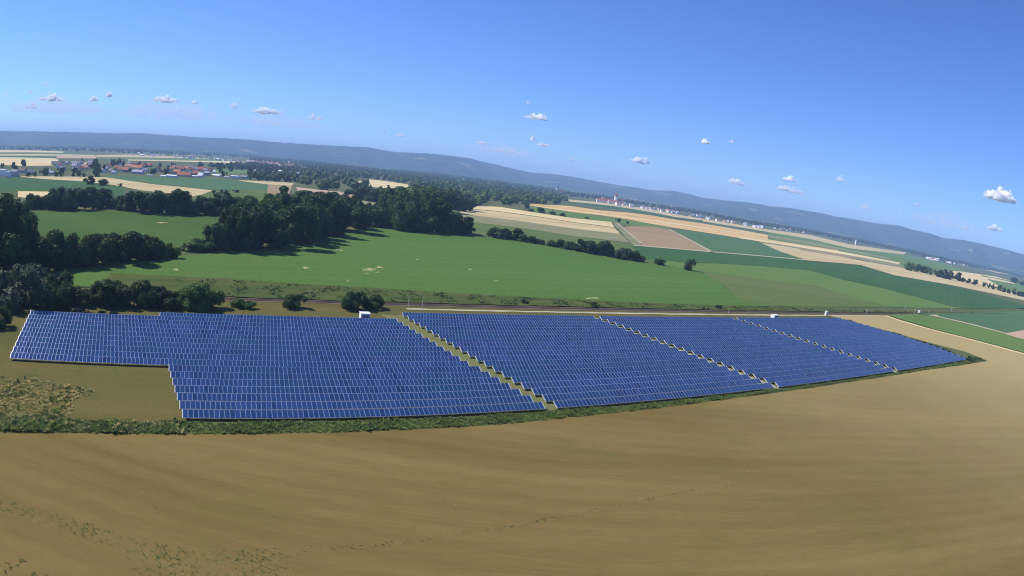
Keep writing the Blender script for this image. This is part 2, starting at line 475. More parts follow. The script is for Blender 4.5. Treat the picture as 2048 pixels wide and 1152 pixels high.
FIELDS = [
    # far left plain
    ('wheat_pale', 'thin pale stubble strip far off at the left edge under the dark forest', [(-60, 300.5), (75, 301), (130, 303.5), (125, 305.5), (60, 304.5), (-60, 305)]),
    ('olive', 'long grey green strip crossing the far left plain', [(-60, 305), (60, 304.5), (125, 305.5), (330, 311), (330, 313), (190, 310), (-60, 308.5)]),
    ('wheat', 'narrow tan strip under the grey green strip, far left', [(-60, 308.5), (190, 310), (190, 312), (60, 311.5), (-60, 311.5)]),
    ('deep', 'thin dark crop strip above the cream field, far left', [(-60, 311.5), (60, 311.5), (120, 314.5), (110, 316.5), (-60, 314)]),
    ('wheat_pale', 'broad cream stubble field behind the trees of the left village', [(-60, 314), (110, 316.5), (118, 320), (105, 331), (45, 332), (-60, 326)]),
    ('pink', 'pinkish soil field behind the middle of the left village', [(113, 312), (150, 310.5), (192, 312), (192, 317), (113, 316.5)]),
    ('wheat', 'tan strip right of the pinkish field beyond the village', [(192, 310.5), (260, 309), (400, 315.5), (420, 318), (300, 315), (192, 314)]),
    ('mid', 'light green strip beyond the village houses', [(192, 314), (300, 315), (420, 318), (470, 322), (360, 321), (192, 317.5)]),
    ('wheat_pale', 'cream strip in front of the pale distant village', [(256, 319), (360, 321), (470, 322.5), (600, 333), (600, 334.5), (430, 325), (256, 321)]),
    ('wheat', 'small tan field between the houses of the left village', [(157, 325), (186, 325), (186, 331), (160, 331)]),
    ('mid', 'green meadow behind the white sheds at the end of the village', [(415, 339), (490, 338), (500, 346), (430, 349)]),
    # between the village and the wood
    ('deep', 'dark green crop field in front of the village at the left edge', [(-60, 354), (40, 355), (62, 356.5), (115, 361), (170, 363.5), (215, 369), (250, 375), (245, 396), (200, 394), (105, 384), (-60, 383)]),
    ('wheat_pale', 'cream strip glimpsed behind the tree row at far left', [(36, 382.5), (107, 383.5), (105, 392), (60, 397), (36, 394)]),
    ('wheat', 'long tan stubble field tapering in front of the village', [(38, 352.5), (120, 353), (212, 354.5), (256, 361.5), (310, 369), (360, 373.5), (400, 378), (426, 381), (405, 389), (385, 393), (362, 392), (350, 388), (310, 383.5), (280, 380.5), (245, 373), (215, 368.5), (170, 363), (110, 359.5), (62, 356)]),
    ('teal', 'blue green crop field along the white sheds of the village', [(210, 350), (256, 351.5), (330, 355), (440, 357), (485, 363), (536, 369), (536, 380), (480, 380.5), (426, 381), (360, 372.5), (310, 368), (256, 361), (213, 354)]),
    ('wheat', 'thin tan strip right of the village sheds', [(475, 360.5), (520, 362), (588, 366), (584, 371.5), (536, 369), (488, 363)]),
    ('brown', 'small brown field behind the big wood', [(536, 370), (584, 371.5), (578, 388.5), (534, 387.5)]),
    ('olive', 'olive meadow behind the tree row, with a few bushes', [(405, 390), (426, 381.5), (534, 380.5), (534, 388), (575, 389), (560, 402), (470, 404), (415, 398)]),
    ('pink', 'pale brown field rising behind the crowns of the big wood', [(592, 374), (640, 380), (720, 387), (716, 397), (650, 395), (598, 387)]),
    ('wheat_pale', 'yellow stubble field enclosed by the dark woods', [(697, 367), (736, 358.5), (770, 362), (816, 369), (817, 378.5), (765, 376), (722, 371.5)]),
    ('sage', 'small clearing between the two woods', [(715, 402), (765, 402), (765, 425), (735, 422)]),
    # meadow at left
    ('dark_green', 'dark green meadow between the tree rows at left', [(-60, 420), (65, 424), (150, 419), (300, 424), (430, 431), (460, 445), (440, 480), (370, 502), (250, 495), (100, 490), (-60, 500)]),
    # right plain
    ('wheat', 'highest tan strip below the red roofed hamlet', [(1135, 399), (1200, 404.5), (1235, 407.5), (1265, 413.5), (1300, 418), (1350, 428.5), (1406, 437.5), (1406, 441), (1350, 434), (1300, 424), (1265, 418), (1225, 412), (1180, 407), (1140, 403.5)]),
    ('deep', 'thin dark green line between two tan strips', [(1140, 403.5), (1180, 407), (1225, 412.5), (1265, 419), (1300, 424.5), (1350, 434.5), (1406, 441.5), (1536, 464), (1536, 466), (1406, 445), (1350, 438), (1300, 429), (1265, 424), (1225, 416.5), (1180, 411), (1140, 406)]),
    ('wheat_gold', 'broad golden orange stubble strip crossing the right plain', [(1060, 408), (1140, 412), (1200, 421), (1250, 424.5), (1300, 430.5), (1350, 439), (1406, 447), (1536, 470), (1536, 486), (1460, 473), (1406, 464.5), (1340, 454.5), (1300, 447.5), (1260, 440), (1210, 432), (1150, 425.5), (1060, 411.5)]),
    ('mid', 'green strip under the golden orange stubble', [(1048, 411), (1150, 426), (1210, 433), (1260, 441), (1300, 448), (1345, 456), (1330, 459), (1262, 451.5), (1240, 446), (1150, 436), (1060, 422)]),
    ('wheat_pale', 'upper pale stubble strip beside the dark wood', [(936, 411.5), (1000, 414), (1060, 424), (1150, 437), (1222, 444), (1229, 455), (1150, 445), (1060, 431), (990, 422), (930, 417)]),
    ('wheat', 'lower tan stubble strip right of the wood', [(928, 418), (990, 423), (1060, 432), (1150, 446), (1230, 456), (1241, 468.5), (1150, 458), (1024, 440), (918, 428)]),
    ('sage', 'grey green stubble between the tan strip and the hedge', [(918, 428), (1024, 440), (1150, 458), (1241, 468.5), (1262, 486), (1150, 473), (1060, 459), (935, 443)]),
    ('olive', 'grassy strip behind the dark hedge', [(935, 443), (1060, 459), (1150, 473), (1264, 488), (1290, 503), (1280, 520), (1150, 500), (1085, 488), (990, 474), (940, 466)]),
    ('sage', 'grass strip along the straight farm track', [(1224, 445), (1238, 446.5), (1288, 488), (1268, 492)]),
    ('brown', 'brown soil field between two pale farm tracks', [(1262, 452.5), (1305, 453.5), (1340, 460), (1425, 505), (1340, 499), (1288, 492.5), (1246, 455)]),
    ('teal', 'grey green crop field right of the brown soil field', [(1342, 459), (1406, 465), (1470, 476), (1536, 488), (1612, 521), (1530, 513), (1430, 505)]),
    ('deep', 'long dark green crop field curving to the right edge', [(1262, 493), (1300, 494.5), (1420, 505), (1530, 513.5), (1612, 521.5), (1720, 531), (1790, 552), (1900, 571), (2000, 597), (2090, 622), (2090, 616), (1935, 617.5), (1900, 612), (1830, 593), (1760, 575), (1690, 560), (1620, 541), (1536, 533), (1450, 528), (1380, 525), (1290, 519)]),
    ('mid', 'lighter green field below the long dark green field', [(1290, 519), (1380, 525.5), (1450, 528.5), (1536, 533.5), (1620, 541.5), (1690, 560.5), (1760, 575.5), (1830, 593.5), (1900, 612.5), (1935, 618), (1780, 614.5), (1720, 600), (1640, 573), (1540, 561), (1400, 543), (1330, 530)]),
    ('olive', 'dull green wedge field by the railway', [(1400, 543), (1540, 561), (1640, 573), (1720, 600), (1780, 614.5), (1540, 614), (1480, 602), (1440, 566)]),
    ('wheat', 'uppermost cream strip on the far right plain', [(1406, 437.5), (1536, 459), (1620, 470), (1700, 489), (1812, 505), (1808, 509), (1700, 497), (1620, 478), (1536, 464), (1406, 443)]),
    ('mid', 'green strip between cream strips on the far right plain', [(1536, 464), (1620, 478), (1700, 497), (1808, 509), (1900, 530), (2000, 570), (1900, 557), (1800, 532), (1660, 502), (1536, 480)]),
    ('wheat_pale', 'second cream strip on the far right plain', [(1480, 472), (1536, 479), (1660, 499), (1800, 525.5), (1798, 528.5), (1660, 504.5), (1536, 485), (1480, 477)]),
    ('sage', 'sage strip under the second cream strip', [(1536, 485), (1660, 504.5), (1798, 528.5), (1812, 537), (1700, 516), (1536, 489)]),
    ('wheat', 'long beige stubble strip under the row of trees at right', [(1520, 485), (1640, 505), (1720, 521), (1800, 535), (1900, 556), (2090, 601), (2090, 616), (2048, 601), (1900, 570), (1790, 551), (1720, 530), (1614, 521), (1560, 503)]),
    ('wheat_pale', 'cream field behind the row of trees at right', [(1870, 541), (1920, 543), (1990, 553), (2020, 561), (2010, 575), (1960, 570), (1900, 552)]),
    ('mid', 'green field behind the cream field at right edge', [(1960, 550), (2090, 575), (2090, 600), (2010, 580)]),
    ('wheat', 'cream strip far off at the right edge', [(1962, 537), (2090, 552), (2090, 559), (1990, 545)]),
    ('sage', 'thin sage strip among the green on the far right plain', [(1536, 470), (1620, 484), (1700, 500), (1780, 516), (1780, 519), (1700, 504), (1620, 489), (1536, 474)]),
    ('wheat_gold', 'thin golden line on the far right plain', [(1480, 470), (1536, 479.5), (1676, 500.5), (1676, 502), (1536, 482), (1480, 472)]),
    ('brown', 'short brown strip between two cream strips at far right', [(1600, 497), (1700, 512), (1720, 517), (1700, 516), (1600, 501)]),
    ('wheat_pale', 'thin cream strip near the works at far right', [(1905, 546), (1985, 556), (2030, 566), (2030, 568), (1980, 559), (1905, 549)]),
    # near right
    ('teal', 'blue green field by the railway at the right edge', [(1830, 628), (1905, 624.5), (2090, 622), (2090, 662), (2011, 667), (1950, 652), (1870, 634)]),
    ('mid', 'green field between stubble and farm track at right', [(1774, 631), (1830, 628.5), (1870, 634.5), (1950, 652.5), (2011, 667.5), (2090, 686), (2090, 719), (2048, 706), (1950, 680), (1870, 660)]),
    ('pink', 'pinkish soil corner at the right edge', [(2008, 668), (2048, 661), (2090, 659), (2090, 688), (2034, 676)]),
    ('grassy', 'large bright green field behind the solar farm', [(80, 548), (200, 529), (300, 519), (350, 513), (380, 512), (500, 499), (600, 479), (680, 463), (740, 456), (800, 459), (900, 468), (990, 476), (1085, 491), (1150, 501), (1280, 521), (1330, 530), (1400, 543), (1440, 566), (1480, 602), (1540, 614), (1200, 610.5), (1000, 600.5), (800, 589), (600, 581), (430, 577), (350, 575), (200, 575), (80, 575)]),
]
for i, (mk, lab, pts) in enumerate(FIELDS):
    poly_sheet('field', pts, 0.02 + 0.006 * i, M[mk], seg=12, jit=0.5, label=lab, cat='field')

# row grid of the solar farm ---------------------------------------------------------
PSI, PITCH_R, OX, OY = 1.0759688, 0.0897067, -0.7062565, 4.2414524
D2 = np.array([math.sin(PSI), math.cos(PSI)]); N2 = np.array([D2[1], -D2[0]])
SP = {'B': (0.0095349, 0.1974781), 'C': (0.0091578, 1.8082726), 'D': (0.0109944, 3.4570302), 'M': (0.0118623, -1.4448738), 'L': (0.0112613, -2.2953781), 'R': (0.0117404, 0.1219881)}


def s_at(key, k):
    g, s0 = SP[key]
    return (s0 + g * (k - 19)) * H


def rowpt(k, s):
    """ground point at row line k (0 = back row, 19 = front row), s metres along it"""
    q = np.array([OX, OY]) * H + k * PITCH_R * H * N2 + s * D2
    return q


_e = ground([(1648, 631.5), (1660, 634.5), (1718, 650), (1801, 673.5), (1886, 701.5), (1931, 719.5), (1950, 726)])
_rel = _e - np.array([OX, OY]) * H
_ek, _es = (_rel @ N2) / (PITCH_R * H), _rel @ D2


def d_end(k):
    o_ = np.argsort(_ek)
    return float(np.interp(k, _ek[o_], _es[o_])) - 2.0


def strip(name, k0, k1, s0, s1, z, mat, label, cat, seg=10, jit=0.15):
    return poly_sheet(name, [rowpt(k1, s0), rowpt(k1, s1), rowpt(k0, s1), rowpt(k0, s0)], z, mat, seg=seg, jit=jit, world_pts=True, label=label, cat=cat)


verge = [rowpt(-6.6, -420), rowpt(-6.2, 1500), rowpt(-4.2, 1500), rowpt(-2.6, d_end(0) + 25), rowpt(-0.6, d_end(0) + 4.5), rowpt(10, d_end(10) + 4.2), rowpt(20.6, d_end(19) + 5), rowpt(21.4, s_at('M', 19) - 4), rowpt(20.6, -180), rowpt(20, -300)]
poly_sheet('grass', verge, 0.010, M['verge'], seg=6, jit=0.3, world_pts=True, label='rough olive and straw coloured grass under and around the solar rows', cat='grass')
# front stubble field with the boundary along the weedy verge, wrapping round the right end of the solar farm
near_px = [(-500, 862), (0, 862), (200, 866), (370, 868), (560, 867), (700, 864), (850, 858), (1000, 849), (1120, 836), (1250, 824), (1400, 806), (1540, 787), (1700, 764), (1850, 740), (1930, 728), (1975, 722),
           (1965, 717), (1930, 703), (1850, 683), (1790, 666), (1730, 650), (1690, 639), (1662, 632), (1690, 630.5), (1774, 631), (1800, 640), (1870, 660), (1950, 680), (2048, 706.5), (2400, 800)]
near_w = list(ground(near_px)) + [np.array([260., -120.]), np.array([-260., -120.])]
poly_sheet('stubble_field', near_w, 0.018, M['near'], seg=4, jit=0.18, world_pts=True, label='harvested tan stubble field filling the foreground', cat='field')
poly_sheet('field_margin', [(1774, 631), (1800, 640), (1870, 660), (1950, 680), (2048, 706.5), (2100, 720), (2100, 723), (2048, 709), (1950, 682.2), (1870, 662), (1800, 642), (1770, 632)], 0.03, M['wheat_pale'], seg=5, jit=0.25, label='pale straw edge between the stubble and the green field', cat='field edge')

# grass lanes between the blocks
for a, b, w0, lab in (('R', 'B', -0.5, 'wide worn grass lane between the first two solar blocks'), ('C', 'C', -4.0, 'narrow pale grass gap between the second and third solar blocks'), ('D', 'D', -4.0, 'narrow pale grass gap before the rightmost solar block')):
    q = [rowpt(k, s_at(a, k) + w0) for k in (19.3, 12, 4, -1)] + [rowpt(k, s_at(b, k) + 1.5) for k in (-1, 4, 12, 19.3)]
    poly_sheet('grass_lane', q, 0.024, M['lane' if a == 'R' else 'pale_grass'], seg=3, jit=0.2, world_pts=True, label=lab, cat='lane')

poly_sheet('scrub_ground', [rowpt(-5.2, -100), rowpt(-5.2, 640), rowpt(-5.9, 640), rowpt(-6.6, 330), rowpt(-7.9, 120), rowpt(-9.9, 30), rowpt(-12, -40), rowpt(-13, -100)], 0.33, M['scrubby'], seg=5, jit=0.4, world_pts=True, label='rough green scrub ground between the railway and the big green field', cat='grass')
# railway, paths
strip('railway_bed', -5.05, -4.05, -75, 1150, 0.10, M['ballast'], 'red brown ballast strip of the railway behind the solar farm', 'railway')
for kk in (-4.72, -4.38):
    mb = MB(); a = rowpt(kk, -75); b_ = rowpt(kk, 1150)
    mb.bar((a[0], a[1], 0.19), (b_[0], b_[1], 0.19), 0.09, 0.17)
    tag(mb.build('rail', M['rail']), None, None, None, 'structure')
strip('gravel_path', -3.4, -2.85, 6, 760, 0.026, M['path'], 'pale gravel path between the railway and the solar rows', 'path', 5, 0.25)
strip('gravel_path', -6.15, -5.75, 500, 1200, 0.13, M['path'], 'thin pale path beyond the railway at right', 'path', 10, 0.25)
poly_sheet('gravel_path', [(-60, 605), (0, 606.5), (60, 609.5), (110, 614.5), (160, 617.5), (165, 619.5), (110, 617), (60, 612), (0, 608.5), (-60, 607)], 0.028, M['path'], seg=2, jit=0.2, label='grey path curving past the back corner of the left block', cat='path')
for pts, lab in (([(1231, 446), (1233.5, 446), (1284.5, 487), (1280.5, 487)], 'straight pale farm track left of the brown field'),
                 ([(1335, 458), (1341, 459), (1429, 505), (1421, 504)], 'straight pale farm track right of the brown field'),
                 ([(1268, 490), (1420, 503), (1612, 519.5), (1612, 521), (1420, 504.6), (1268, 492)], 'thin pale headland line above the dark green field'),
                 ([(1855, 631), (1872, 630), (1880, 634), (1950, 650), (2012, 667), (2008, 667.5), (1945, 651), (1874, 634.5)], 'pale farm track between the green fields at right')):
    poly_sheet('farm_track', pts, 0.36, M['path'], seg=12, jit=0.15, label=lab, cat='track')

# bare and yellowed spots in the big green field
for n_, (px, py, w, h) in enumerate([(675, 500, 20, 4), (683, 502, 10, 3), (740, 541, 34, 7), (760, 536, 24, 4), (733, 548, 16, 3), (755, 546, 14, 3), (612, 537, 16, 5), (352, 541, 14, 5), (695, 564, 8, 4), (992, 563, 12, 3), (1185, 598, 30, 4), (322, 447, 26, 3), (835, 520, 8, 3), (940, 540, 9, 3)]):
    pts = [(px + w / 2 * math.cos(a) * random.uniform(.45, 1.15), py + h / 2 * math.sin(a) * random.uniform(.4, 1.2)) for a in np.linspace(0, 2 * math.pi, 14)[:-1]]
    poly_sheet('bare_patch', pts, 0.34 + 0.002 * n_, M['bare'], label='yellowed bare patch in the big green field', cat='bare patch')['group'] = 'bare patches in the green fields'

# ------------------------------------------------------------------ solar rows
TILT = R(25); LEN = 2.05; PW = 0.985
ct, st_ = math.cos(TILT), math.sin(TILT)
M['frame'] = plain('panel_frame', (0.27, 0.32, 0.46), 0.4, 0.3, 0.5, 0.05)
M['post_steel'] = plain('dull_steel', (0.20, 0.20, 0.20), 0.6, 0.3)
M['steel'] = plain('galvanised_steel', (0.62, 0.63, 0.63), 0.5, 0.5, 0.5, 0.08)


def cell_mat():
    m, nt, b = new_mat('solar_cells')
    at = nt.nodes.new('ShaderNodeAttribute'); at.attribute_name = 'tint'
    geo = nt.nodes.new('ShaderNodeNewGeometry')
    col = mixc(nt, at.outputs['Fac'], (0.010, 0.026, 0.085), (0.036, 0.070, 0.205))
    col2 = mixc(nt, ramp(nt, noise(nt, geo.outputs['Position'], 0.05, 3), 0.4, 0.65), col, (0.014, 0.055, 0.130))
    nt.links.new(col2, b.inputs['Base Color'])
    b.inputs['Roughness'].default_value = 0.14; b.inputs['Specular IOR Level'].default_value = 0.5
    b.inputs['Coat Weight'].default_value = 0.6; b.inputs['Coat Roughness'].default_value = 0.05
    nz = nt.nodes.new('ShaderNodeBump'); nz.inputs['Strength'].default_value = 0.05; nz.inputs['Distance'].default_value = 0.05
    nt.links.new(noise(nt, geo.outputs['Position'], 1.3, 3), nz.inputs['Height']); nt.links.new(nz.outputs[0], b.inputs['Normal'])
    return m


M['cells'] = cell_mat()


def slope(u, v, w):
    return (u, v * ct - w * st_, EDGE + v * st_ + w * ct)


# panel template: frame ring, recessed cell sheet, sides, back
fr = 0.05
tv = []
o4 = [(0, 0), (PW, 0), (PW, LEN), (0, LEN)]; i4 = [(fr, fr), (PW - fr, fr), (PW - fr, LEN - fr), (fr, LEN - fr)]
for q, w in ((o4, 0.0), (o4, 0.045), (i4, 0.045), (i4, 0.038)):
    tv += [slope(u, v, w) for u, v in q]
tf = [(3, 2, 1, 0)]; tm = [0]
for j in range(4):
    j2 = (j + 1) % 4
    tf += [(j, j2, 4 + j2, 4 + j), (4 + j, 4 + j2, 8 + j2, 8 + j), (8 + j, 8 + j2, 12 + j2, 12 + j)]; tm += [0, 0, 0]
tf += [(12, 13, 14, 15)]; tm += [1]
TV = np.array(tv); TF = np.array(tf); TM = np.array(tm)


def set_tint(me, vals):
    a = me.attributes.new('tint', 'FLOAT', 'FACE'); a.data.foreach_set('value', np.asarray(vals, np.float32))


PANEL = []
for i in range(10):
    me = mesh_np('panel', TV, TF, [M['frame'], M['cells']], TM); set_tint(me, np.full(len(TF), (i + 0.5) / 10)); PANEL.append(me)

ANG = math.atan2(D2[1], D2[0])
n_single = 0


def support(L):
    mb = MB()
    mb.bar(slope(-0.1, 0.45, -0.06), slope(L + 0.1, 0.45, -0.06), 0.08, 0.1)
    mb.bar(slope(-0.1, 1.6, -0.06), slope(L + 0.1, 1.6, -0.06), 0.08, 0.1)
    return mb


def table(k, s0, s1, label, group):
    global n_single
    n = max(1, int(round((s1 - s0) / 1.0)))
    root = bpy.data.objects.new('solar_row', None); COL.objects.link(root)
    q = rowpt(k, s0)
    root.location = (q[0], q[1], 0); root.rotation_euler = (0, 0, ANG); root.empty_display_size = 0.5
    tag(root, label, 'solar panels', group)
    xs = np.arange(n) * 1.0 + 0.0075
    base = np.array([q[0], q[1], 0.0])
    e = np.c_[base[None, :2] + xs[:, None] * D2, np.full(n, EDGE)]
    pl = project(e); pr = project(e + np.r_[D2, 0]); pu = project(e + np.r_[-N2 * LEN * ct, LEN * st_])
    size = np.maximum(np.hypot(*(pr - pl).T), np.hypot(*(pu - pl).T))
    vis = (pl[:, 0] > -20) & (pl[:, 0] < 2070)
    single = (size >= 10.0) & vis
    tint = np.clip(RNG.normal(0.5 + RNG.normal(0, 0.10), 0.22, n), 0, 0.999)
    for i in np.nonzero(single)[0]:
        link('panel', PANEL[int(tint[i] * 10)], root, loc=(float(xs[i]), 0, float(RNG.normal(0, 0.004))), rot=(float(RNG.normal(0, 0.008)), float(RNG.normal(0, 0.006)), 0))
    n_single += int(single.sum())
    rest = np.nonzero(~single)[0]
    if len(rest):
        V = TV[None] + np.c_[xs[rest], np.zeros(len(rest)), RNG.normal(0, 0.004, len(rest))][:, None, :]
        V[:, :, 2] += (TV[None, :, 1] - 0.9) * RNG.normal(0, 0.010, (len(rest), 1)) + (TV[None, :, 0] - 0.5) * RNG.normal(0, 0.008, (len(rest), 1))
        V = V.reshape(-1, 3)
        Fc = (TF[None] + (np.arange(len(rest)) * len(TV))[:, None, None]).reshape(-1, 4)
        me = mesh_np('panel_array', V, Fc, [M['frame'], M['cells']], np.tile(TM, len(rest)))
        set_tint(me, np.repeat(tint[rest], len(TF)))
        tag(link('panel_array', me, root), kind='stuff')
    L = n * 1.0
    support(L).build('support_frame', M['post_steel'], root)
    mb = MB()
    for x in np.arange(0.6, L, 3.2):
        mb.bar((x, 0.4, 0), slope(x, 0.45, -0.1), 0.09, 0.09)
        mb.bar((x, 1.5, 0), slope(x, 1.6, -0.1), 0.09, 0.09)
        mb.bar((x, 1.45, 0.25), slope(x, 0.55, -0.1), 0.06, 0.06)
    tag(mb.build('post', M['post_steel'], root), kind='stuff')
    for x in (-0.16, L + 0.02):
        mb = MB(); mb.bar(slope(x + 0.07, -0.02, -0.03), slope(x + 0.07, LEN + 0.02, -0.03), 0.14, 0.22)
        mb.build('end_rail', M['steel'], root)
    return root


def row_word(j):
    return 'frontmost' if j == 1 else ordinal(j) + ' from the front'


for k in range(19, 1, -1):
    j = 20 - k
    s0 = s_at('L', k) if 3 <= k <= 12 else s_at('M', k) - (0 if k > 2 else 0)
    if k == 2:
        s0 = s_at('M', 2) + 1.5
        lab = 'short back row of blue solar panels in the block left of the grass lane'
    else:
        lab = ('long ' if k <= 12 else '') + 'blue solar panel row, %s, block left of the wide grass lane' % row_word(j)
    table(k, s0, s_at('R', k), lab, 'solar rows of the left block')
for key, nxt, blk, grp in (('B', 'C', 'block just right of the wide grass lane', 'solar rows of the second block'),
                           ('C', 'D', 'block second from the right', 'solar rows of the third block'), ('D', None, 'rightmost block', 'solar rows of the rightmost block')):
    for k in range(19, -1, -1):
        s0 = s_at(key, k)
        s1 = s_at(nxt, k) - 3.2 if nxt else d_end(k + 0.2)
        table(k, s0, s1, 'blue solar panel row, %s, %s' % (row_word(20 - k), blk), grp)
print('single panels', n_single)

# ------------------------------------------------------------------ trees
def crown_np(seed, style, nq):
    """leaf sprays over the surface and through the volume of overlapping lobes, 10 m tall tree in all"""
    g = np.random.default_rng(seed)
    if style == 'round':
        nl = 11; c = np.c_[g.normal(0, 1.7, nl), g.normal(0, 1.7, nl), g.uniform(2.4, 8.2, nl)]; r_ = g.uniform(1.35, 2.1, nl)
        c[:, :2] *= (1.12 - np.abs(c[:, 2:3] - 5.0) / 7.5)
    elif style == 'oval':
        nl = 11; c = np.c_[g.normal(0, 1.0, nl), g.normal(0, 1.0, nl), np.linspace(2.8, 8.7, nl)]; r_ = g.uniform(1.0, 1.65, nl) * np.linspace(1.1, 0.75, nl)
    elif style == 'low':
        nl = 16; c = np.c_[g.normal(0, 2.7, nl), g.normal(0, 2.7, nl), g.uniform(1.5, 7.6, nl)]; r_ = g.uniform(1.4, 2.6, nl)
        c[:, :2] *= (1.12 - 0.62 * (c[:, 2:3] / 9) ** 2)
    else:  # loose
        nl = 15; c = np.c_[g.normal(0, 1.9, nl), g.normal(0, 1.9, nl), g.uniform(3.2, 9.0, nl)]; r_ = g.uniform(0.7, 1.35, nl)
    w = r_ ** 2; li = g.choice(nl, nq, p=w / w.sum())
    d = g.normal(0, 1, (nq, 3)); d[:, 2] += 0.15; d /= np.linalg.norm(d, axis=1)[:, None]
    rad = r_[li] * np.clip(1.02 - np.abs(g.normal(0, 0.16, nq)), 0.4, 1.1) * (1 + 0.12 * np.sin(d[:, 0] * 9 + seed) * np.sin(d[:, 1] * 8) * np.sin(d[:, 2] * 7))
    p = c[li] + d * rad[:, None]
    nrm = d + g.normal(0, 0.55, (nq, 3)); nrm[:, 2] += 0.25; nrm /= np.linalg.norm(nrm, axis=1)[:, None]
    a = np.cross(nrm, g.normal(0, 1, (nq, 3))); a /= np.linalg.norm(a, axis=1)[:, None]
    b = np.cross(nrm, a)
    s = g.uniform(0.20, 0.46, nq)[:, None] * (1.0 if nq > 900 else 1.5)
    bend = nrm * s * 0.35
    V = np.stack([p - a * s * 1.2, p - b * s * 0.7 + bend, p + a * s * 1.2, p + b * s * 0.7 + bend], 1).reshape(-1, 3)
    Fc = np.arange(nq * 4).reshape(-1, 4)
    # dark inner mass so the sky shows only through real gaps
    core_v, core_f = [], []
    for i in range(nl):
        nth, nph = 5, 8; b0 = len(core_v)
        for t_ in range(nth + 1):
            for f_ in range(nph):
                th = math.pi * t_ / nth; ph = 2 * math.pi * f_ / nph
                rr_ = r_[i] * 0.80 * g.uniform(0.85, 1.1)
                core_v.append(c[i] + rr_ * np.array([math.sin(th) * math.cos(ph), math.sin(th) * math.sin(ph), math.cos(th)]))
        for t_ in range(nth):
            for f_ in range(nph):
                core_f.append((b0 + t_ * nph + f_, b0 + (t_ + 1) * nph + f_, b0 + (t_ + 1) * nph + (f_ + 1) % nph, b0 + t_ * nph + (f_ + 1) % nph))
    V2 = np.vstack([V, np.array(core_v)]); F2 = np.vstack([Fc, np.array(core_f) + len(V)])
    V2[:, 2] *= 10.0 / V2[:, 2].max()
    return V2, F2


def trunk_mesh(seed):
    g = random.Random(seed); mb = MB()
    x = g.uniform(-.3, .3); y = g.uniform(-.3, .3)
    mb.tube([(0, 0, -0.2), (x * .3, y * .3, 1.5), (x, y, 4.0), (x * 1.2, y, 6.8)], [0.34, 0.25, 0.18, 0.06])
    for i in range(5):
        a = g.uniform(0, 6.28); z = g.uniform(2.0, 4.5); L = g.uniform(1.2, 2.6)
        mb.tube([(x * z / 4, y * z / 4, z), (x + math.cos(a) * L * .5, y + math.sin(a) * L * .5, z + L * .5), (x + math.cos(a) * L, y + math.sin(a) * L, z + L * 1.1)], [0.12, 0.08, 0.03], 5)
    return mb.mesh('trunk', [M['bark']], True)


TRUNKS = [trunk_mesh(s) for s in range(4)]
CROWN = {}
for lod, nq in (('near', 2600), ('far', 700)):
    for style in ('round', 'oval', 'low', 'loose'):
        for mk in ('leaf', 'leaf_dark', 'leaf_light', 'leaf_silver'):
            CROWN[lod, style, mk] = []
    for style in ('round', 'oval', 'low', 'loose'):
        for v in range(3):
            V, Fc = crown_np(100 * v + len(style) * 7 + (0 if lod == 'near' else 31), style, nq)
            for mk in ('leaf', 'leaf_dark', 'leaf_light', 'leaf_silver'):
                CROWN[lod, style, mk].append(mesh_np('crown', V, Fc, [M[mk]]))
HALFW = {'round': 3.3, 'oval': 2.1, 'low': 5.2, 'loose': 3.1}


def tree(px, py, hpx, wpx, style, mk, label, cat='tree', group=None, name=None):
    """a tree whose foot stands on the ground seen at photo pixel (px, py); hpx x wpx its size there"""
    g = gp(px, py)
    dist = math.hypot(math.hypot(g.x, g.y), CZ)
    hgt = hpx * dist / F
    wid = (wpx if wpx else hpx * 0.8) * dist / F
    sz = hgt / 10.0; sx = wid / (2 * HALFW[style])
    sx = max(sx, sz * 0.5)
    lod = 'near' if dist < 620 else 'far'
    me = random.choice(CROWN[lod, style, mk])
    rz = random.uniform(0, 6.28)
    if cat == 'bush':
        o = link(name or 'bush', me, None, (g.x, g.y, -0.12 * hgt), (0, 0, rz), (sx, sx * random.uniform(.85, 1.15), sz * 1.12))
        return tag(o, label, cat, group)
    root = bpy.data.objects.new(name or 'tree', None); COL.objects.link(root)
    root.location = (g.x, g.y, 0); root.rotation_euler = (0, 0, rz); root.empty_display_size = 1
    tag(root, label, cat, group)
    link('trunk', random.choice(TRUNKS), root, scale=(sz, sz, sz))
    drop = -0.16 * hgt if style != 'loose' else 0.0
    link('crown', me, root, loc=(0, 0, drop), scale=(sx, sx * random.uniform(.85, 1.15), sz * (1.17 if drop else 1.0)))
    return root


def third(x, lo, hi):
    return 'left part' if x < lo + (hi - lo) / 3 else ('middle' if x < lo + 2 * (hi - lo) / 3 else 'right part')


def tree_row(items, phrase, group, cat='tree', wide=1.0, tall=1.0):
    """items: (px, py, h, w, style, material, look); labelled by place in their row, counted from the left"""
    its = sorted(items, key=lambda t: t[0])
    for i, (px, py, h, w, stl, mk, look) in enumerate(its):
        n = i + 1
        place = 'leftmost' if n == 1 else ('rightmost' if n == len(its) else ordinal(n) + ' from the left')
        tree(px, py, h * tall, w * wide, stl, mk, '%s %s, %s %s' % (look, cat, place, phrase), cat, group)


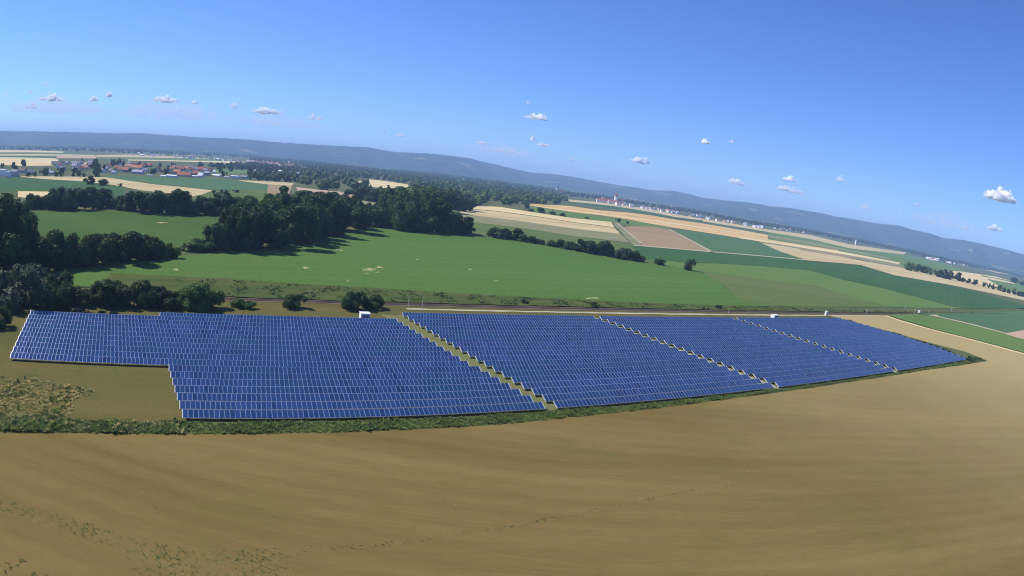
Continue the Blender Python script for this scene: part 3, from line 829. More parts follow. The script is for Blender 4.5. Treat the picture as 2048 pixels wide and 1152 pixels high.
G, DK, LT, SV = 'leaf', 'leaf_dark', 'leaf_light', 'leaf_silver'
tree_row([(28, 612, 96, 115, 'low', SV, 'big grey green'), (98, 610, 62, 48, 'oval', DK, 'dark narrow'), (128, 613, 76, 78, 'low', DK, 'dark bushy'), (176, 623, 54, 40, 'loose', LT, 'thin yellowish'),
          (214, 612, 60, 42, 'oval', G, 'slender green'), (238, 611, 46, 40, 'low', DK, 'low dark'), (268, 611, 60, 42, 'round', LT, 'light green'), (292, 612, 56, 44, 'low', G, 'green'), (190, 609, 50, 44, 'low', DK, 'dark full'), (310, 612, 46, 44, 'low', DK, 'dark'),
          (330, 614, 44, 62, 'low', DK, 'round dark'), (365, 612, 40, 36, 'round', G, 'small green'), (403, 617, 62, 66, 'low', G, 'full rounded green')],
         'in the belt behind the left solar block', 'trees behind the left solar block', wide=1.12, tall=0.88)
tree_row([(487, 615, 18, 40, 'low', G, 'low spreading'), (587, 614, 27, 44, 'low', G, 'rounded'), (706, 617, 36, 44, 'low', DK, 'dark tall'), (742, 617, 28, 40, 'low', G, 'green'), (1050, 608, 10, 12, 'low', DK, 'tiny dark'),
          (1186, 614, 11, 14, 'low', DK, 'small dark'), (1437, 618, 9, 13, 'low', DK, 'small dull')], 'of those dotted along the railway scrub', 'bushes along the railway', 'bush')
tree(0, 655, 42, 40, 'low', DK, 'dark bush cut by the left edge beside the solar rows', 'bush')
tree_row([(-45, 545, 165, 120, 'round', DK, 'huge dark'), (10, 535, 152, 105, 'low', DK, 'towering dark'), (50, 505, 70, 56, 'round', DK, 'dark'), (42, 470, 76, 56, 'low', DK, 'tall dark')],
         'of the massive clump at the left edge', 'dark clump at the left edge', wide=1.1, tall=0.9)
tree_row([(62, 544, 62, 50, 'low', DK, 'dark'), (98, 541, 72, 54, 'round', DK, 'tall dark'), (135, 535, 74, 60, 'low', DK, 'broad dark'), (172, 530, 62, 48, 'low', DK, 'dark'), (205, 527, 56, 44, 'round', DK, 'dark'),
          (252, 523, 64, 54, 'round', DK, 'tall rounded'), (232, 524, 44, 44, 'low', DK, 'lower dark'), (288, 520, 48, 42, 'low', DK, 'dark'), (312, 518, 44, 34, 'round', G, 'small rounded'), (333, 516, 34, 34, 'low', G, 'low green')],
         'in the dark row below the meadow', 'tree row below the dark meadow', wide=1.3)
tree_row([(64, 417, 30, 34, 'low', DK, 'dark'), (90, 418, 28, 34, 'low', DK, 'low dark'), (115, 419, 44, 40, 'low', DK, 'tall dark'), (142, 419, 42, 40, 'low', DK, 'dark'), (170, 419, 43, 38, 'round', DK, 'tall dark'),
          (207, 416, 38, 34, 'round', G, 'green pointed'), (232, 414, 24, 30, 'low', G, 'low green')], 'in the row topping the left meadow', 'tree row above the left meadow', wide=1.25)
tree_row([(258, 421, 40, 34, 'low', DK, 'dark'), (286, 424, 42, 40, 'round', DK, 'dark'), (314, 427, 46, 46, 'low', DK, 'broad dark'), (345, 428, 50, 44, 'round', DK, 'tall dark'), (374, 428, 32, 34, 'low', G, 'pale green'), (397, 429, 36, 30, 'oval', G, 'narrow green'),
          (424, 430, 36, 36, 'low', DK, 'dark'), (452, 428, 44, 44, 'round', DK, 'tall dark'), (480, 426, 36, 40, 'low', G, 'green'), (502, 424, 30, 36, 'low', DK, 'dark')],
         'in the row leading to the big wood', 'tree row left of the big wood', wide=1.25)
tree_row([(180, 368.5, 18, 19, 'round', G, 'rounded'), (206, 371, 13, 26, 'low', G, 'wide low'), (241, 373, 7, 8, 'low', DK, 'tiny')], 'of three in the tan field before the village', 'bushes in the tan field', 'bush')
tree_row([(427, 387, 8, 7, 'low', DK, 'small'), (443, 387, 8, 7, 'oval', DK, 'small'), (452, 388, 9, 8, 'low', DK, 'small'), (473, 385, 6, 12, 'low', DK, 'flat')], 'of those lined up in the olive meadow', 'bushes in the olive meadow', 'bush')
# the two woods: fronts and the crowns behind them
W1 = [(385, 501, 20, 34, 'low', G), (412, 502, 26, 34, 'low', G), (440, 501, 56, 46, 'low', DK), (470, 500, 82, 58, 'low', DK), (510, 497, 86, 60, 'low', DK), (548, 493, 88, 58, 'round', DK), (585, 486, 84, 56, 'low', DK),
      (620, 478, 80, 54, 'low', DK), (655, 470, 72, 52, 'low', DK), (690, 463, 62, 46, 'round', DK), (720, 457, 46, 40, 'low', DK), (742, 453, 34, 32, 'low', DK), (455, 499, 34, 40, 'low', SV), (480, 499, 30, 34, 'low', SV),
      (500, 478, 74, 52, 'round', DK), (540, 474, 78, 54, 'low', G), (580, 468, 84, 52, 'low', DK), (615, 462, 76, 50, 'round', G), (650, 455, 70, 50, 'low', DK), (688, 447, 58, 46, 'low', DK), (720, 442, 44, 40, 'low', G),
      (575, 440, 66, 50, 'loose', G), (610, 436, 56, 46, 'low', DK), (645, 430, 48, 44, 'low', DK), (680, 428, 44, 42, 'low', G), (705, 425, 36, 38, 'low', DK), (530, 452, 58, 44, 'low', DK)]
for px, py, h, w, stl, mk in W1:
    w *= 1.35
    sv = mk == SV
    tree(px, py, h, w, stl, mk, 'pale grey green willow low in the front edge of the big wood' if sv else ('dark leafy tree in the %s of the big wood, %s' % (third(px, 425, 760), 'at its front edge' if py > np.interp(px, [425, 550, 620, 700, 760], [490, 488, 472, 455, 446]) else 'back among the rear crowns')), 'tree', 'pale willows at the foot of the big wood' if sv else 'trees of the big wood')
W2 = [(775, 456, 50, 42, 'low', G), (800, 459, 60, 44, 'low', G), (832, 461, 68, 50, 'low', DK), (865, 464, 66, 50, 'round', DK), (897, 466, 44, 36, 'low', G), (915, 467, 40, 32, 'oval', DK), (938, 468, 14, 16, 'low', DK),
      (783, 440, 56, 46, 'low', G), (818, 442, 62, 48, 'low', G), (855, 444, 62, 50, 'low', DK), (790, 424, 52, 46, 'low', G), (826, 424, 54, 46, 'round', G), (860, 424, 50, 46, 'low', DK), (893, 424, 44, 42, 'low', DK), (922, 422, 34, 36, 'low', DK), (938, 421, 28, 24, 'round', DK),
      (800, 408, 36, 40, 'low', G), (830, 406, 36, 40, 'low', DK), (865, 408, 38, 40, 'low', G), (900, 410, 34, 40, 'low', DK), (720, 398, 26, 34, 'low', DK), (750, 404, 26, 34, 'low', DK), (775, 402, 26, 34, 'low', G), (735, 425, 16, 20, 'low', G), (752, 420, 18, 22, 'low', DK)]
for px, py, h, w, stl, mk in W2:
    w *= 1.3
    tree(px, py, h, w, stl, mk, 'leafy tree in the %s of the second wood beside the tan strips, %s' % (third(px, 715, 945), 'front row' if py > 450 else ('middle row' if py > 415 else 'rear row')), 'tree', 'trees of the second wood')
tree_row([(996, 477, 22, 26, 'low', DK, 'dark'), (1014, 479, 22, 22, 'round', DK, 'dark'), (1030, 481, 25, 20, 'oval', DK, 'pointed dark'), (1047, 484, 17, 22, 'low', G, 'low green'), (1065, 487, 16, 20, 'low', DK, 'low dark'), (1078, 489, 11, 16, 'low', DK, 'small dark')],
         'of the short hedge above the green field', 'short hedge trees', wide=1.2)
tree_row([(1107, 494, 14, 18, 'low', G, 'low'), (1120, 496, 18, 16, 'round', DK, 'dark'), (1136, 499, 17, 20, 'low', G, 'green'), (1150, 501, 16, 18, 'low', DK, 'dark'), (1161, 504, 26, 18, 'oval', DK, 'narrow dark'), (1180, 507, 17, 22, 'low', DK, 'dark'), (1197, 510, 32, 27, 'round', DK, 'tall rounded'),
          (1214, 513, 16, 20, 'low', G, 'low green'), (1229, 516, 18, 20, 'low', DK, 'dark'), (1246, 519, 24, 24, 'low', SV, 'pale grey green'), (1262, 521, 22, 24, 'low', DK, 'brownish dark'), (1277, 523, 16, 20, 'low', DK, 'dark')],
         'of the long hedge above the green field', 'long hedge trees', wide=1.25)
tree(1320, 530.5, 14, 23, 'low', G, 'lone rounded bush just past the end of the long hedge', 'bush')
tree(1378, 541, 24, 21, 'low', G, 'lone rounded tree standing in the green fields right of the hedges', 'tree')
tree_row([(1237, 444, 8, 9, 'low', DK, 'small'), (1255, 447.5, 5, 8, 'low', DK, 'tiny')], 'of two by the upper end of the farm track', 'bushes by the farm track', 'bush')
tree_row([(1053, 418, 10, 10, 'round', DK, 'round dark'), (1063, 423, 6, 12, 'low', DK, 'flat'), (1080, 425, 11, 16, 'low', DK, 'dark'), (1104, 429, 8, 16, 'low', G, 'green'), (1124, 432, 7, 16, 'low', DK, 'low dark'), (1173, 437, 4, 12, 'low', DK, 'flat dark')],
         'of the broken hedge between the pale strips', 'broken hedge bushes', 'bush')
t4 = []
for i, (x, h, w) in enumerate([(1818, 17, 22), (1832, 16, 20), (1846, 14, 20), (1860, 15, 16), (1874, 14, 15), (1884, 18, 14), (1893, 17, 13), (1901, 18, 13), (1916, 17, 12), (1927, 9, 9), (1937, 10, 8), (1950, 11, 9), (1967, 10, 7), (1977, 11, 7), (1985, 11, 8), (1999, 12, 10), (2008, 10, 9), (2016, 9, 9), (2027, 12, 9), (2038, 9, 10), (2047, 10, 12)]):
    y = np.interp(x, [1812, 1840, 1884, 1920, 1958, 1990, 2048], [540, 544, 556, 562.5, 572, 580, 594.5])
    t4.append((x, float(y), h, w, 'low' if i < 4 else random.choice(['round', 'oval', 'low']), DK if i % 3 else G, 'broad dark' if i < 2 else ('small dark' if h < 12 else 'dark')))
tree_row(t4, 'in the roadside row at right', 'roadside row of trees at right')
tree_row([(2028, 566, 11, 20, 'low', DK, 'dark'), (2046, 571, 10, 22, 'low', DK, 'dark')], 'of the small copse beyond the roadside row', 'copse at the right edge')


# distant woods that read as one mass -----------------------------------------------
def blob_np(nq=42, seed=0):
    g = np.random.default_rng(seed)
    V, Fc = [], []
    d = g.normal(0, 1, (nq, 3)); d[:, 2] = np.abs(d[:, 2]) * 0.9; d /= np.linalg.norm(d, axis=1)[:, None]
    p = d * np.array([0.5, 0.5, 0.75]) * g.uniform(0.75, 1.05, (nq, 1)); p[:, 2] += 0.22
    n = d + g.normal(0, 0.3, (nq, 3)); n /= np.linalg.norm(n, axis=1)[:, None]
    a = np.cross(n, g.normal(0, 1, (nq, 3))); a /= np.linalg.norm(a, axis=1)[:, None]; b = np.cross(n, a)
    s = g.uniform(0.10, 0.22, (nq, 1))
    V = np.stack([p - a * s, p - b * s, p + a * s, p + b * s], 1).reshape(-1, 3)
    F1 = np.arange(nq * 4).reshape(-1, 4)
    c = []
    for t_ in range(5):
        for f_ in range(7):
            th = math.pi * t_ / 4 * 0.95; ph = 2 * math.pi * f_ / 7
            c.append((0.40 * math.sin(th) * math.cos(ph), 0.40 * math.sin(th) * math.sin(ph), 0.45 + 0.48 * math.cos(th)))
    F2 = [(len(V) + t_ * 7 + f_, len(V) + (t_ + 1) * 7 + f_, len(V) + (t_ + 1) * 7 + (f_ + 1) % 7, len(V) + t_ * 7 + (f_ + 1) % 7) for t_ in range(4) for f_ in range(7)]
    return np.vstack([V, c]), np.vstack([F1, F2])


BLOBS = [blob_np(seed=s) for s in range(6)]


def wood_mass(name, polys, n, hmin, hmax, mk, label, holes=()):
    """crowns scattered over ground areas given by photo pixels, joined"""
    Vs, Fs = [], []; b0 = 0
    W = [ground(p) for p in polys]; HL = [ground(p) for p in holes]
    areas = np.array([abs(np.sum(w[:, 0] * np.roll(w[:, 1], -1) - np.roll(w[:, 0], -1) * w[:, 1])) / 2 for w in W])
    for w, ar in zip(W, areas):
        m = max(3, int(n * ar / areas.sum())); lo = w.min(0); hi = w.max(0); pts = np.zeros((0, 2))
        for _ in range(60):
            c = RNG.uniform(lo, hi, (m * 4, 2)); c = c[inside(w, c)]
            for hl in HL:
                c = c[~inside(hl, c)]
            pts = np.vstack([pts, c])
            if len(pts) >= m: break
        for x, y in pts[:m]:
            V, Fc = BLOBS[RNG.integers(6)]
            h = RNG.uniform(hmin, hmax); wd = h * RNG.uniform(0.8, 1.25); a = RNG.uniform(0, 6.28)
            X = V[:, 0] * math.cos(a) - V[:, 1] * math.sin(a); Y = V[:, 0] * math.sin(a) + V[:, 1] * math.cos(a)
            Vs.append(np.c_[X * wd + x, Y * wd + y, V[:, 2] * h]); Fs.append(Fc + b0); b0 += len(V)
    o = link(name, mesh_np(name, np.vstack(Vs), np.vstack(Fs), [M[mk]]))
    return tag(o, label, 'wood', None, 'stuff')


wood_mass('distant_wood', [[(585, 362), (600, 346), (640, 340), (760, 350), (900, 360), (1000, 374), (1130, 392), (1134, 408), (1040, 412), (960, 414), (940, 420), (915, 412), (860, 394), (818, 384), (816, 368), (736, 357), (690, 364), (720, 374), (760, 380), (770, 396), (720, 388), (640, 379)]], 900, 9, 17, 'leaf',
          'dark mixed wood filling the middle distance behind the nearer woods', holes=[[(697, 367), (736, 358.5), (770, 362), (816, 369), (817, 378.5), (765, 376), (722, 371.5)]])
wood_mass('distant_wood', [[(500, 352), (520, 344), (590, 350), (600, 366), (588, 366), (520, 362)], [(560, 345), (640, 338), (640, 348), (590, 352)]], 200, 8, 13, 'leaf', 'small wood right of the village sheds')
wood_mass('distant_wood', [[(420, 334), (500, 329), (600, 340), (590, 347), (500, 341), (430, 339)]], 260, 8, 14, 'leaf_dark', 'dark strip of wood behind the right end of the village')
wood_mass('forest_belt', [[(-60, 286), (60, 288), (180, 291), (180, 296), (165, 303.5), (125, 303), (60, 300.5), (-60, 299)], [(180, 294), (300, 299), (420, 306), (520, 314), (520, 318), (400, 312), (260, 307), (180, 303)]], 2600, 12, 20, 'leaf_dark', 'dark forest belt at the foot of the hills at left')
wood_mass('forest_belt', [[(500, 312), (620, 323), (760, 340), (900, 350), (1024, 368), (1140, 384), (1140, 390), (1000, 372), (860, 357), (740, 347), (600, 335), (500, 322)]], 2200, 9, 16, 'leaf_dark', 'dark wooded plain below the middle of the ridge')
wood_mass('forest_belt', [[(1140, 386), (1200, 393), (1300, 410), (1400, 424), (1500, 444), (1600, 458), (1700, 477), (1800, 497), (1900, 521), (2000, 541), (2090, 563), (2090, 567), (2000, 545), (1900, 527), (1800, 502), (1700, 483), (1600, 464), (1500, 449), (1400, 429), (1300, 414), (1200, 399), (1140, 394)]], 2200, 9, 17, 'leaf_dark', 'dark tree line along the foot of the hills at right')

# ------------------------------------------------------------------ rough vegetation
def tufts(name, W, n, h, mats_key, label, spread=0.35, nb=9, leaf=0.10, dens=None):
    """rough growth: every tuft a fan of leaf blades"""
    lo = W.min(0); hi = W.max(0); pts = np.zeros((0, 2))
    while len(pts) < n:
        c = RNG.uniform(lo, hi, (n * 3, 2)); c = c[inside(W, c)]
        if dens is not None: c = c[RNG.uniform(0, 1, len(c)) < dens(c)]
        pts = np.vstack([pts, c])
    pts = pts[:n]
    hh = RNG.uniform(h[0], h[1], n) * (0.6 + 0.4 * (np.sin(pts[:, 0] * 0.45 + 1.7 * np.sin(pts[:, 1] * 0.21)) + 1))
    a = RNG.uniform(0, 2 * math.pi, (n, nb)); out = RNG.uniform(0.1, 1, (n, nb)) * spread; hz = hh[:, None] * RNG.uniform(0.35, 1, (n, nb))
    bx = pts[:, 0:1] + np.cos(a) * out * 0.4; by = pts[:, 1:2] + np.sin(a) * out * 0.4
    tx = pts[:, 0:1] + np.cos(a) * out * (1 + 1.4 * hh[:, None]); ty = pts[:, 1:2] + np.sin(a) * out * (1 + 1.4 * hh[:, None])
    px_ = -np.sin(a) * leaf * (0.7 + hh[:, None]); py_ = np.cos(a) * leaf * (0.7 + hh[:, None])
    mx, my, mz = (bx + tx) / 2, (by + ty) / 2, hz * 0.62
    V = np.stack([np.stack([bx, by, np.zeros_like(bx)], -1), np.stack([mx - px_, my - py_, mz], -1), np.stack([tx, ty, hz], -1), np.stack([mx + px_, my + py_, mz * 1.08], -1)], 2).reshape(-1, 3)
    Fc = np.arange(len(V)).reshape(-1, 4)
    keys = mats_key if isinstance(mats_key, list) else [mats_key]
    mi = np.repeat(RNG.integers(0, len(keys), n), nb)
    return tag(link(name, mesh_np(name, V, Fc, [M[k] for k in keys], mi)), label, 'weeds', None, 'stuff')


front = ground([(-60, 838), (0, 840), (200, 848), (370, 845), (540, 846), (700, 842), (960, 833), (1100, 822), (1250, 812), (1400, 797), (1540, 781), (1700, 760), (1800, 745), (1930, 722), (1950, 718), (1972, 722), (1930, 729),
                (1850, 740), (1700, 763), (1540, 786), (1400, 805), (1250, 823), (1120, 836), (1000, 848), (850, 857), (700, 863), (560, 866), (370, 868), (200, 866), (0, 862), (-60, 861)])
poly_sheet('weed_patch', [(-60, 752), (0, 754), (80, 757), (140, 770), (192, 782), (150, 806), (142, 838), (60, 839), (-60, 838)], 0.02, M['straw'], seg=1.5, jit=0.3, label='straw coloured rough patch left of the solar rows', cat='grass')
poly_sheet('weed_strip', front, 0.026, M['weedy'], seg=1.5, jit=0.25, world_pts=True, label='green weedy strip between the solar farm and the stubble', cat='grass')
tufts('weed_verge', front, 6500, (0.15, 0.55), ['weed', 'weed', 'weed', 'weed_dark'], 'uneven green weedy verge along the front of the solar farm', 0.45, 10, 0.10)
tufts('weed_verge', ground([(-60, 826), (0, 828), (190, 842), (370, 845), (370, 867), (200, 865), (0, 861), (-60, 860)]), 800, (0.2, 0.75), ['weed', 'weed', 'weed_dark', 'weed_dry'], 'taller dark green weeds at the left end of the verge', 0.55, 12, 0.12)
tufts('tall_weeds', ground([(-60, 752), (0, 755), (80, 758), (140, 772), (190, 782), (150, 805), (140, 835), (60, 838), (-60, 836)]), 700, (0.15, 0.55), ['weed_dry', 'weed_dry', 'weed', 'weed_dark'], 'patch of tall straw and olive weeds left of the solar rows', 0.5, 11, 0.11)
tufts('scrub', np.array([rowpt(-5.4, -60), rowpt(-5.4, 60), rowpt(-5.4, 330), rowpt(-6.3, 330), rowpt(-7.6, 120), rowpt(-9.6, 30), rowpt(-11.5, -40), rowpt(-12, -75)]), 2600, (0.25, 0.9), ['weed_dark', 'weed_dark', 'weed', 'weed', 'hedge'], 'strip of rough scrub between the railway and the green field', 0.6, 11, 0.11)
tufts('scrub', np.array([rowpt(-5.4, 330), rowpt(-5.4, 620), rowpt(-5.8, 620), rowpt(-6.3, 330)]), 500, (0.3, 0.8), ['weed', 'weed_dark'], 'thin scrub beyond the railway at right', 0.7, 9, 0.16)
bR = [rowpt(k, d_end(k) + 1.6) for k in range(20, -2, -1)]
bR2 = [rowpt(k, d_end(k) + 3.4) for k in range(-1, 21)]
tufts('hedge_strip', np.array(bR + bR2), 1000, (0.5, 1.2), ['hedge', 'weed_dark'], 'low dark hedge strip closing the right end of the solar farm', 0.6, 10, 0.16)
tufts('hedge_strip', ground([(1936, 714), (1948, 714), (1962, 719), (1955, 722), (1938, 722)]), 70, (0.4, 1.0), ['hedge', 'weed_dark'], 'clump of scrub at the right hand tip of the solar farm', 0.8, 12, 0.2)
tufts('field_weeds', ground([(-30, 1000), (40, 1008), (120, 1030), (220, 1060), (300, 1085), (420, 1102), (540, 1098), (600, 1108), (540, 1125), (420, 1130), (330, 1128), (240, 1100), (120, 1060), (0, 1020)]), 420, (0.04, 0.18), ['weed', 'weed_dry', 'weed'], 'broken line of small weeds along an old wheel track', 0.28, 8, 0.06)
tufts('field_weeds', ground([(240, 1090), (420, 1112), (560, 1110), (600, 1152), (260, 1152)]), 300, (0.04, 0.15), ['weed_dry', 'weed'], 'scattered yellow green weeds at the lower edge of the stubble', 0.25, 8, 0.06)
tufts('field_weeds', ground([(540, 1096), (800, 1082), (1000, 1052), (1180, 1020), (1400, 975), (1400, 980), (1180, 1026), (1000, 1060), (800, 1090), (600, 1104)]), 260, (0.05, 0.16), ['weed_dry', 'weed_dark'], 'sparse weeds along the curved wheel track to the right', 0.22, 7, 0.05)
tufts('field_weeds', ground([(-60, 1090), (30, 1100), (100, 1152), (90, 1200), (-60, 1200)]), 50, (0.08, 0.25), ['weed_dark', 'weed'], 'dark weeds in the bottom left corner', 0.35, 9, 0.08)
tufts('field_weeds', ground([(100, 880), (1500, 800), (2040, 900), (2040, 1140), (700, 1150), (100, 1000)]), 500, (0.04, 0.12), ['weed_dry', 'weed'], 'scattered tufts over the stubble field', 0.2, 7, 0.05)


# ------------------------------------------------------------------ small buildings and railway furniture
M['white'] = plain('white_paint', (0.80, 0.80, 0.78), 0.6, vary=0.04)
M['grey_door'] = plain('grey_louvre', (0.22, 0.25, 0.29), 0.6)
M['pale_post'] = plain('pale_post', (0.62, 0.60, 0.54), 0.7)


def station(px, py, w, d, h, label):
    g = gp(px, py)
    root = bpy.data.objects.new('transformer_station', None); COL.objects.link(root)
    root.location = (g.x, g.y, 0); root.rotation_euler = (0, 0, ANG); tag(root, label, 'transformer station')
    mb = MB(); mb.box(-w / 2, w / 2, -d / 2, d / 2, 0, h); mb.build('wall', M['white'], root)
    mb = MB(); mb.box(-w / 2 - .12, w / 2 + .12, -d / 2 - .12, d / 2 + .12, h, h + .16); mb.build('roof', M['white'], root)
    for x0, x1 in ((-w / 2 + .25, -.05), (.05, w / 2 - .25)):
        mb = MB(); mb.box(x0, x1, -d / 2 - .05, -d / 2 - .003, .15, h - .25)
        dr = mb.build('door', M['grey_door'], root)
        mb = MB()
        for z in np.arange(.4, h - .5, .16):
            mb.box(x0 + .1, x1 - .1, -d / 2 - .09, -d / 2 - .052, z, z + .08)
        mb.build('louvre', M['grey_door'], dr)
    return root


station(729, 637.5, 2.9, 2.3, 1.8, 'white transformer station with grey louvred doors behind the left solar block')
station(1549, 636.5, 3.4, 2.4, 1.6, 'small white station box behind the third and fourth solar blocks')


def cabinet(px, py, w, h, label, name='switch_cabinet', cat='cabinet'):
    g = gp(px, py); root = bpy.data.objects.new(name, None); COL.objects.link(root)
    root.location = (g.x, g.y, 0); root.rotation_euler = (0, 0, ANG); tag(root, label, cat)
    mb = MB(); mb.box(-w / 2, w / 2, -w / 3, w / 3, 0, h); mb.build('body', M['pale_post'], root)
    mb = MB(); mb.box(-w / 2 - .06, w / 2 + .06, -w / 3 - .06, w / 3 + .06, h, h + .1); mb.build('roof', M['white'], root)
    mb = MB(); mb.box(-w / 2 + .1, w / 2 - .1, -w / 3 - .03, -w / 3 - .003, .1, h - .12); mb.build('door', M['pale_post'], root)


cabinet(1652, 631, 1.9, 2.4, 'pale upright switch cabinet at the back right corner of the solar farm')
cabinet(1838, 626.5, 2.4, 2.0, 'white trackside cabinet beside a post on the right stretch of railway')


def post(px, py, h, label, head=True, group=None):
    g = gp(px, py); root = bpy.data.objects.new('trackside_post', None); COL.objects.link(root)
    root.location = (g.x, g.y, 0); root.rotation_euler = (0, 0, ANG); tag(root, label, 'post', group)
    mb = MB(); mb.tube([(0, 0, -.1), (0, 0, h)], [.09, .06], 8); mb.build('pole', M['pale_post'], root)
    if head:
        mb = MB(); mb.box(-.55, .55, -.12, .12, h - 1.0, h); mb.build('board', M['white'], root)


for px, py, h, hd, lab in [(1733, 627, 2.8, True, 'pale trackside post with a board, first right of the switch cabinet'), (1829, 626.5, 3.2, True, 'white trackside post with a board, just left of the white cabinet'),
                           (1810, 619, 2.6, True, 'pale post beyond the rails, left of the white cabinet'), (1857, 626, 2.8, False, 'thin pale post just right of the white cabinet'), (1902, 625, 4.2, True, 'white trackside post farthest right along the railway'),
                           (1457, 626.5, 1.8, False, 'short pale post on the path behind the third solar block'), (844, 620, 4.8, False, 'tall thin grey pole by the railway, right one of a pair'), (816, 618, 4.8, False, 'tall thin grey pole by the railway, left one of a pair')]:
    post(px, py, h, lab, hd)

# ------------------------------------------------------------------ villages
WALLS = {'white': (0.80, 0.80, 0.77), 'cream': (0.70, 0.62, 0.46), 'grey': (0.42, 0.42, 0.44), 'yellow': (0.66, 0.48, 0.24), 'pink': (0.62, 0.42, 0.36), 'brown': (0.30, 0.22, 0.16)}
ROOFS = {'red': (0.36, 0.12, 0.07), 'orange': (0.46, 0.19, 0.09), 'brown': (0.17, 0.10, 0.075), 'grey': (0.24, 0.24, 0.26), 'lilac': (0.36, 0.34, 0.40), 'white': (0.80, 0.80, 0.80)}
HM = {('w', k): plain('wall_' + k, v, 0.9, vary=0.06, scale=0.6) for k, v in WALLS.items()}
HM.update({('r', k): plain('roof_' + k, v, 0.85, vary=0.18, scale=1.2) for k, v in ROOFS.items()})
M['window'] = plain('dark_window', (0.03, 0.035, 0.045), 0.2, spec=0.5)


def house(px, py, w, d, eave, pitch, rot, wk, rk, label, group, detail=True, name='house', cat='house'):
    g = gp(px, py)
    hw, hd = w / 2, d / 2; rh = hd * pitch
    wall = MB()
    wall.add([(-hw, -hd, 0), (hw, -hd, 0), (hw, hd, 0), (-hw, hd, 0), (-hw, -hd, eave), (hw, -hd, eave), (hw, hd, eave), (-hw, hd, eave), (-hw, 0, eave + rh), (hw, 0, eave + rh)],
             [(0, 1, 5, 4), (2, 3, 7, 6), (1, 2, 6, 9, 5), (3, 0, 4, 8, 7), (3, 2, 1, 0)], 0)
    o_ = 0.5; t = 0.25
    rf = MB()
    e0 = eave - o_ * pitch
    A = [(-hw - o_, -hd - o_, e0 + .05), (hw + o_, -hd - o_, e0 + .05), (hw + o_, 0, eave + rh + .05), (-hw - o_, 0, eave + rh + .05), (hw + o_, hd + o_, e0 + .05), (-hw - o_, hd + o_, e0 + .05)]
    Bt = [(x, y, z + t) for x, y, z in A]
    rf.add(A + Bt, [(3, 2, 1, 0), (5, 4, 2, 3), (6, 7, 8, 9), (9, 8, 10, 11), (0, 1, 7, 6), (4, 5, 11, 10), (1, 2, 8, 7), (2, 4, 10, 8), (0, 6, 9, 3), (3, 9, 11, 5)], 1)
    if not detail:
        mb = MB(); mb.add(wall.v, wall.f, 0); mb.add(rf.v, rf.f, 1)
        o = mb.build(name, [HM['w', wk], HM['r', rk]], None, loc=(g.x, g.y, 0), rot=(0, 0, rot))
        return tag(o, label, cat, group)
    root = bpy.data.objects.new(name, None); COL.objects.link(root)
    root.location = (g.x, g.y, 0); root.rotation_euler = (0, 0, rot); tag(root, label, cat, group)
    wl_ = wall.build('wall', [HM['w', wk], HM['w', wk]], root)
    rf.m = [0] * len(rf.m); r_ = rf.build('roof', HM['r', rk], root)
    if eave >= 2.5 and w < 30:
        mb = MB(); cx = hw * 0.4; mb.box(cx, cx + .7, -.35, .35, eave + rh - .6, eave + rh + 1.0); mb.build('chimney', HM['r', 'brown'], r_)
        for face in (-1, 1):
            mb = MB(); n = max(2, int(w / 3))
            for i in range(n):
                x = -hw + (i + .5) * w / n
                y0, y1 = sorted((face * (hd + .004), face * (hd + .06)))
                mb.box(x - .5, x + .5, y0, y1, 1.0, 2.2)
            tag(mb.build('window', M['window'], wl_), kind='stuff')
    return root


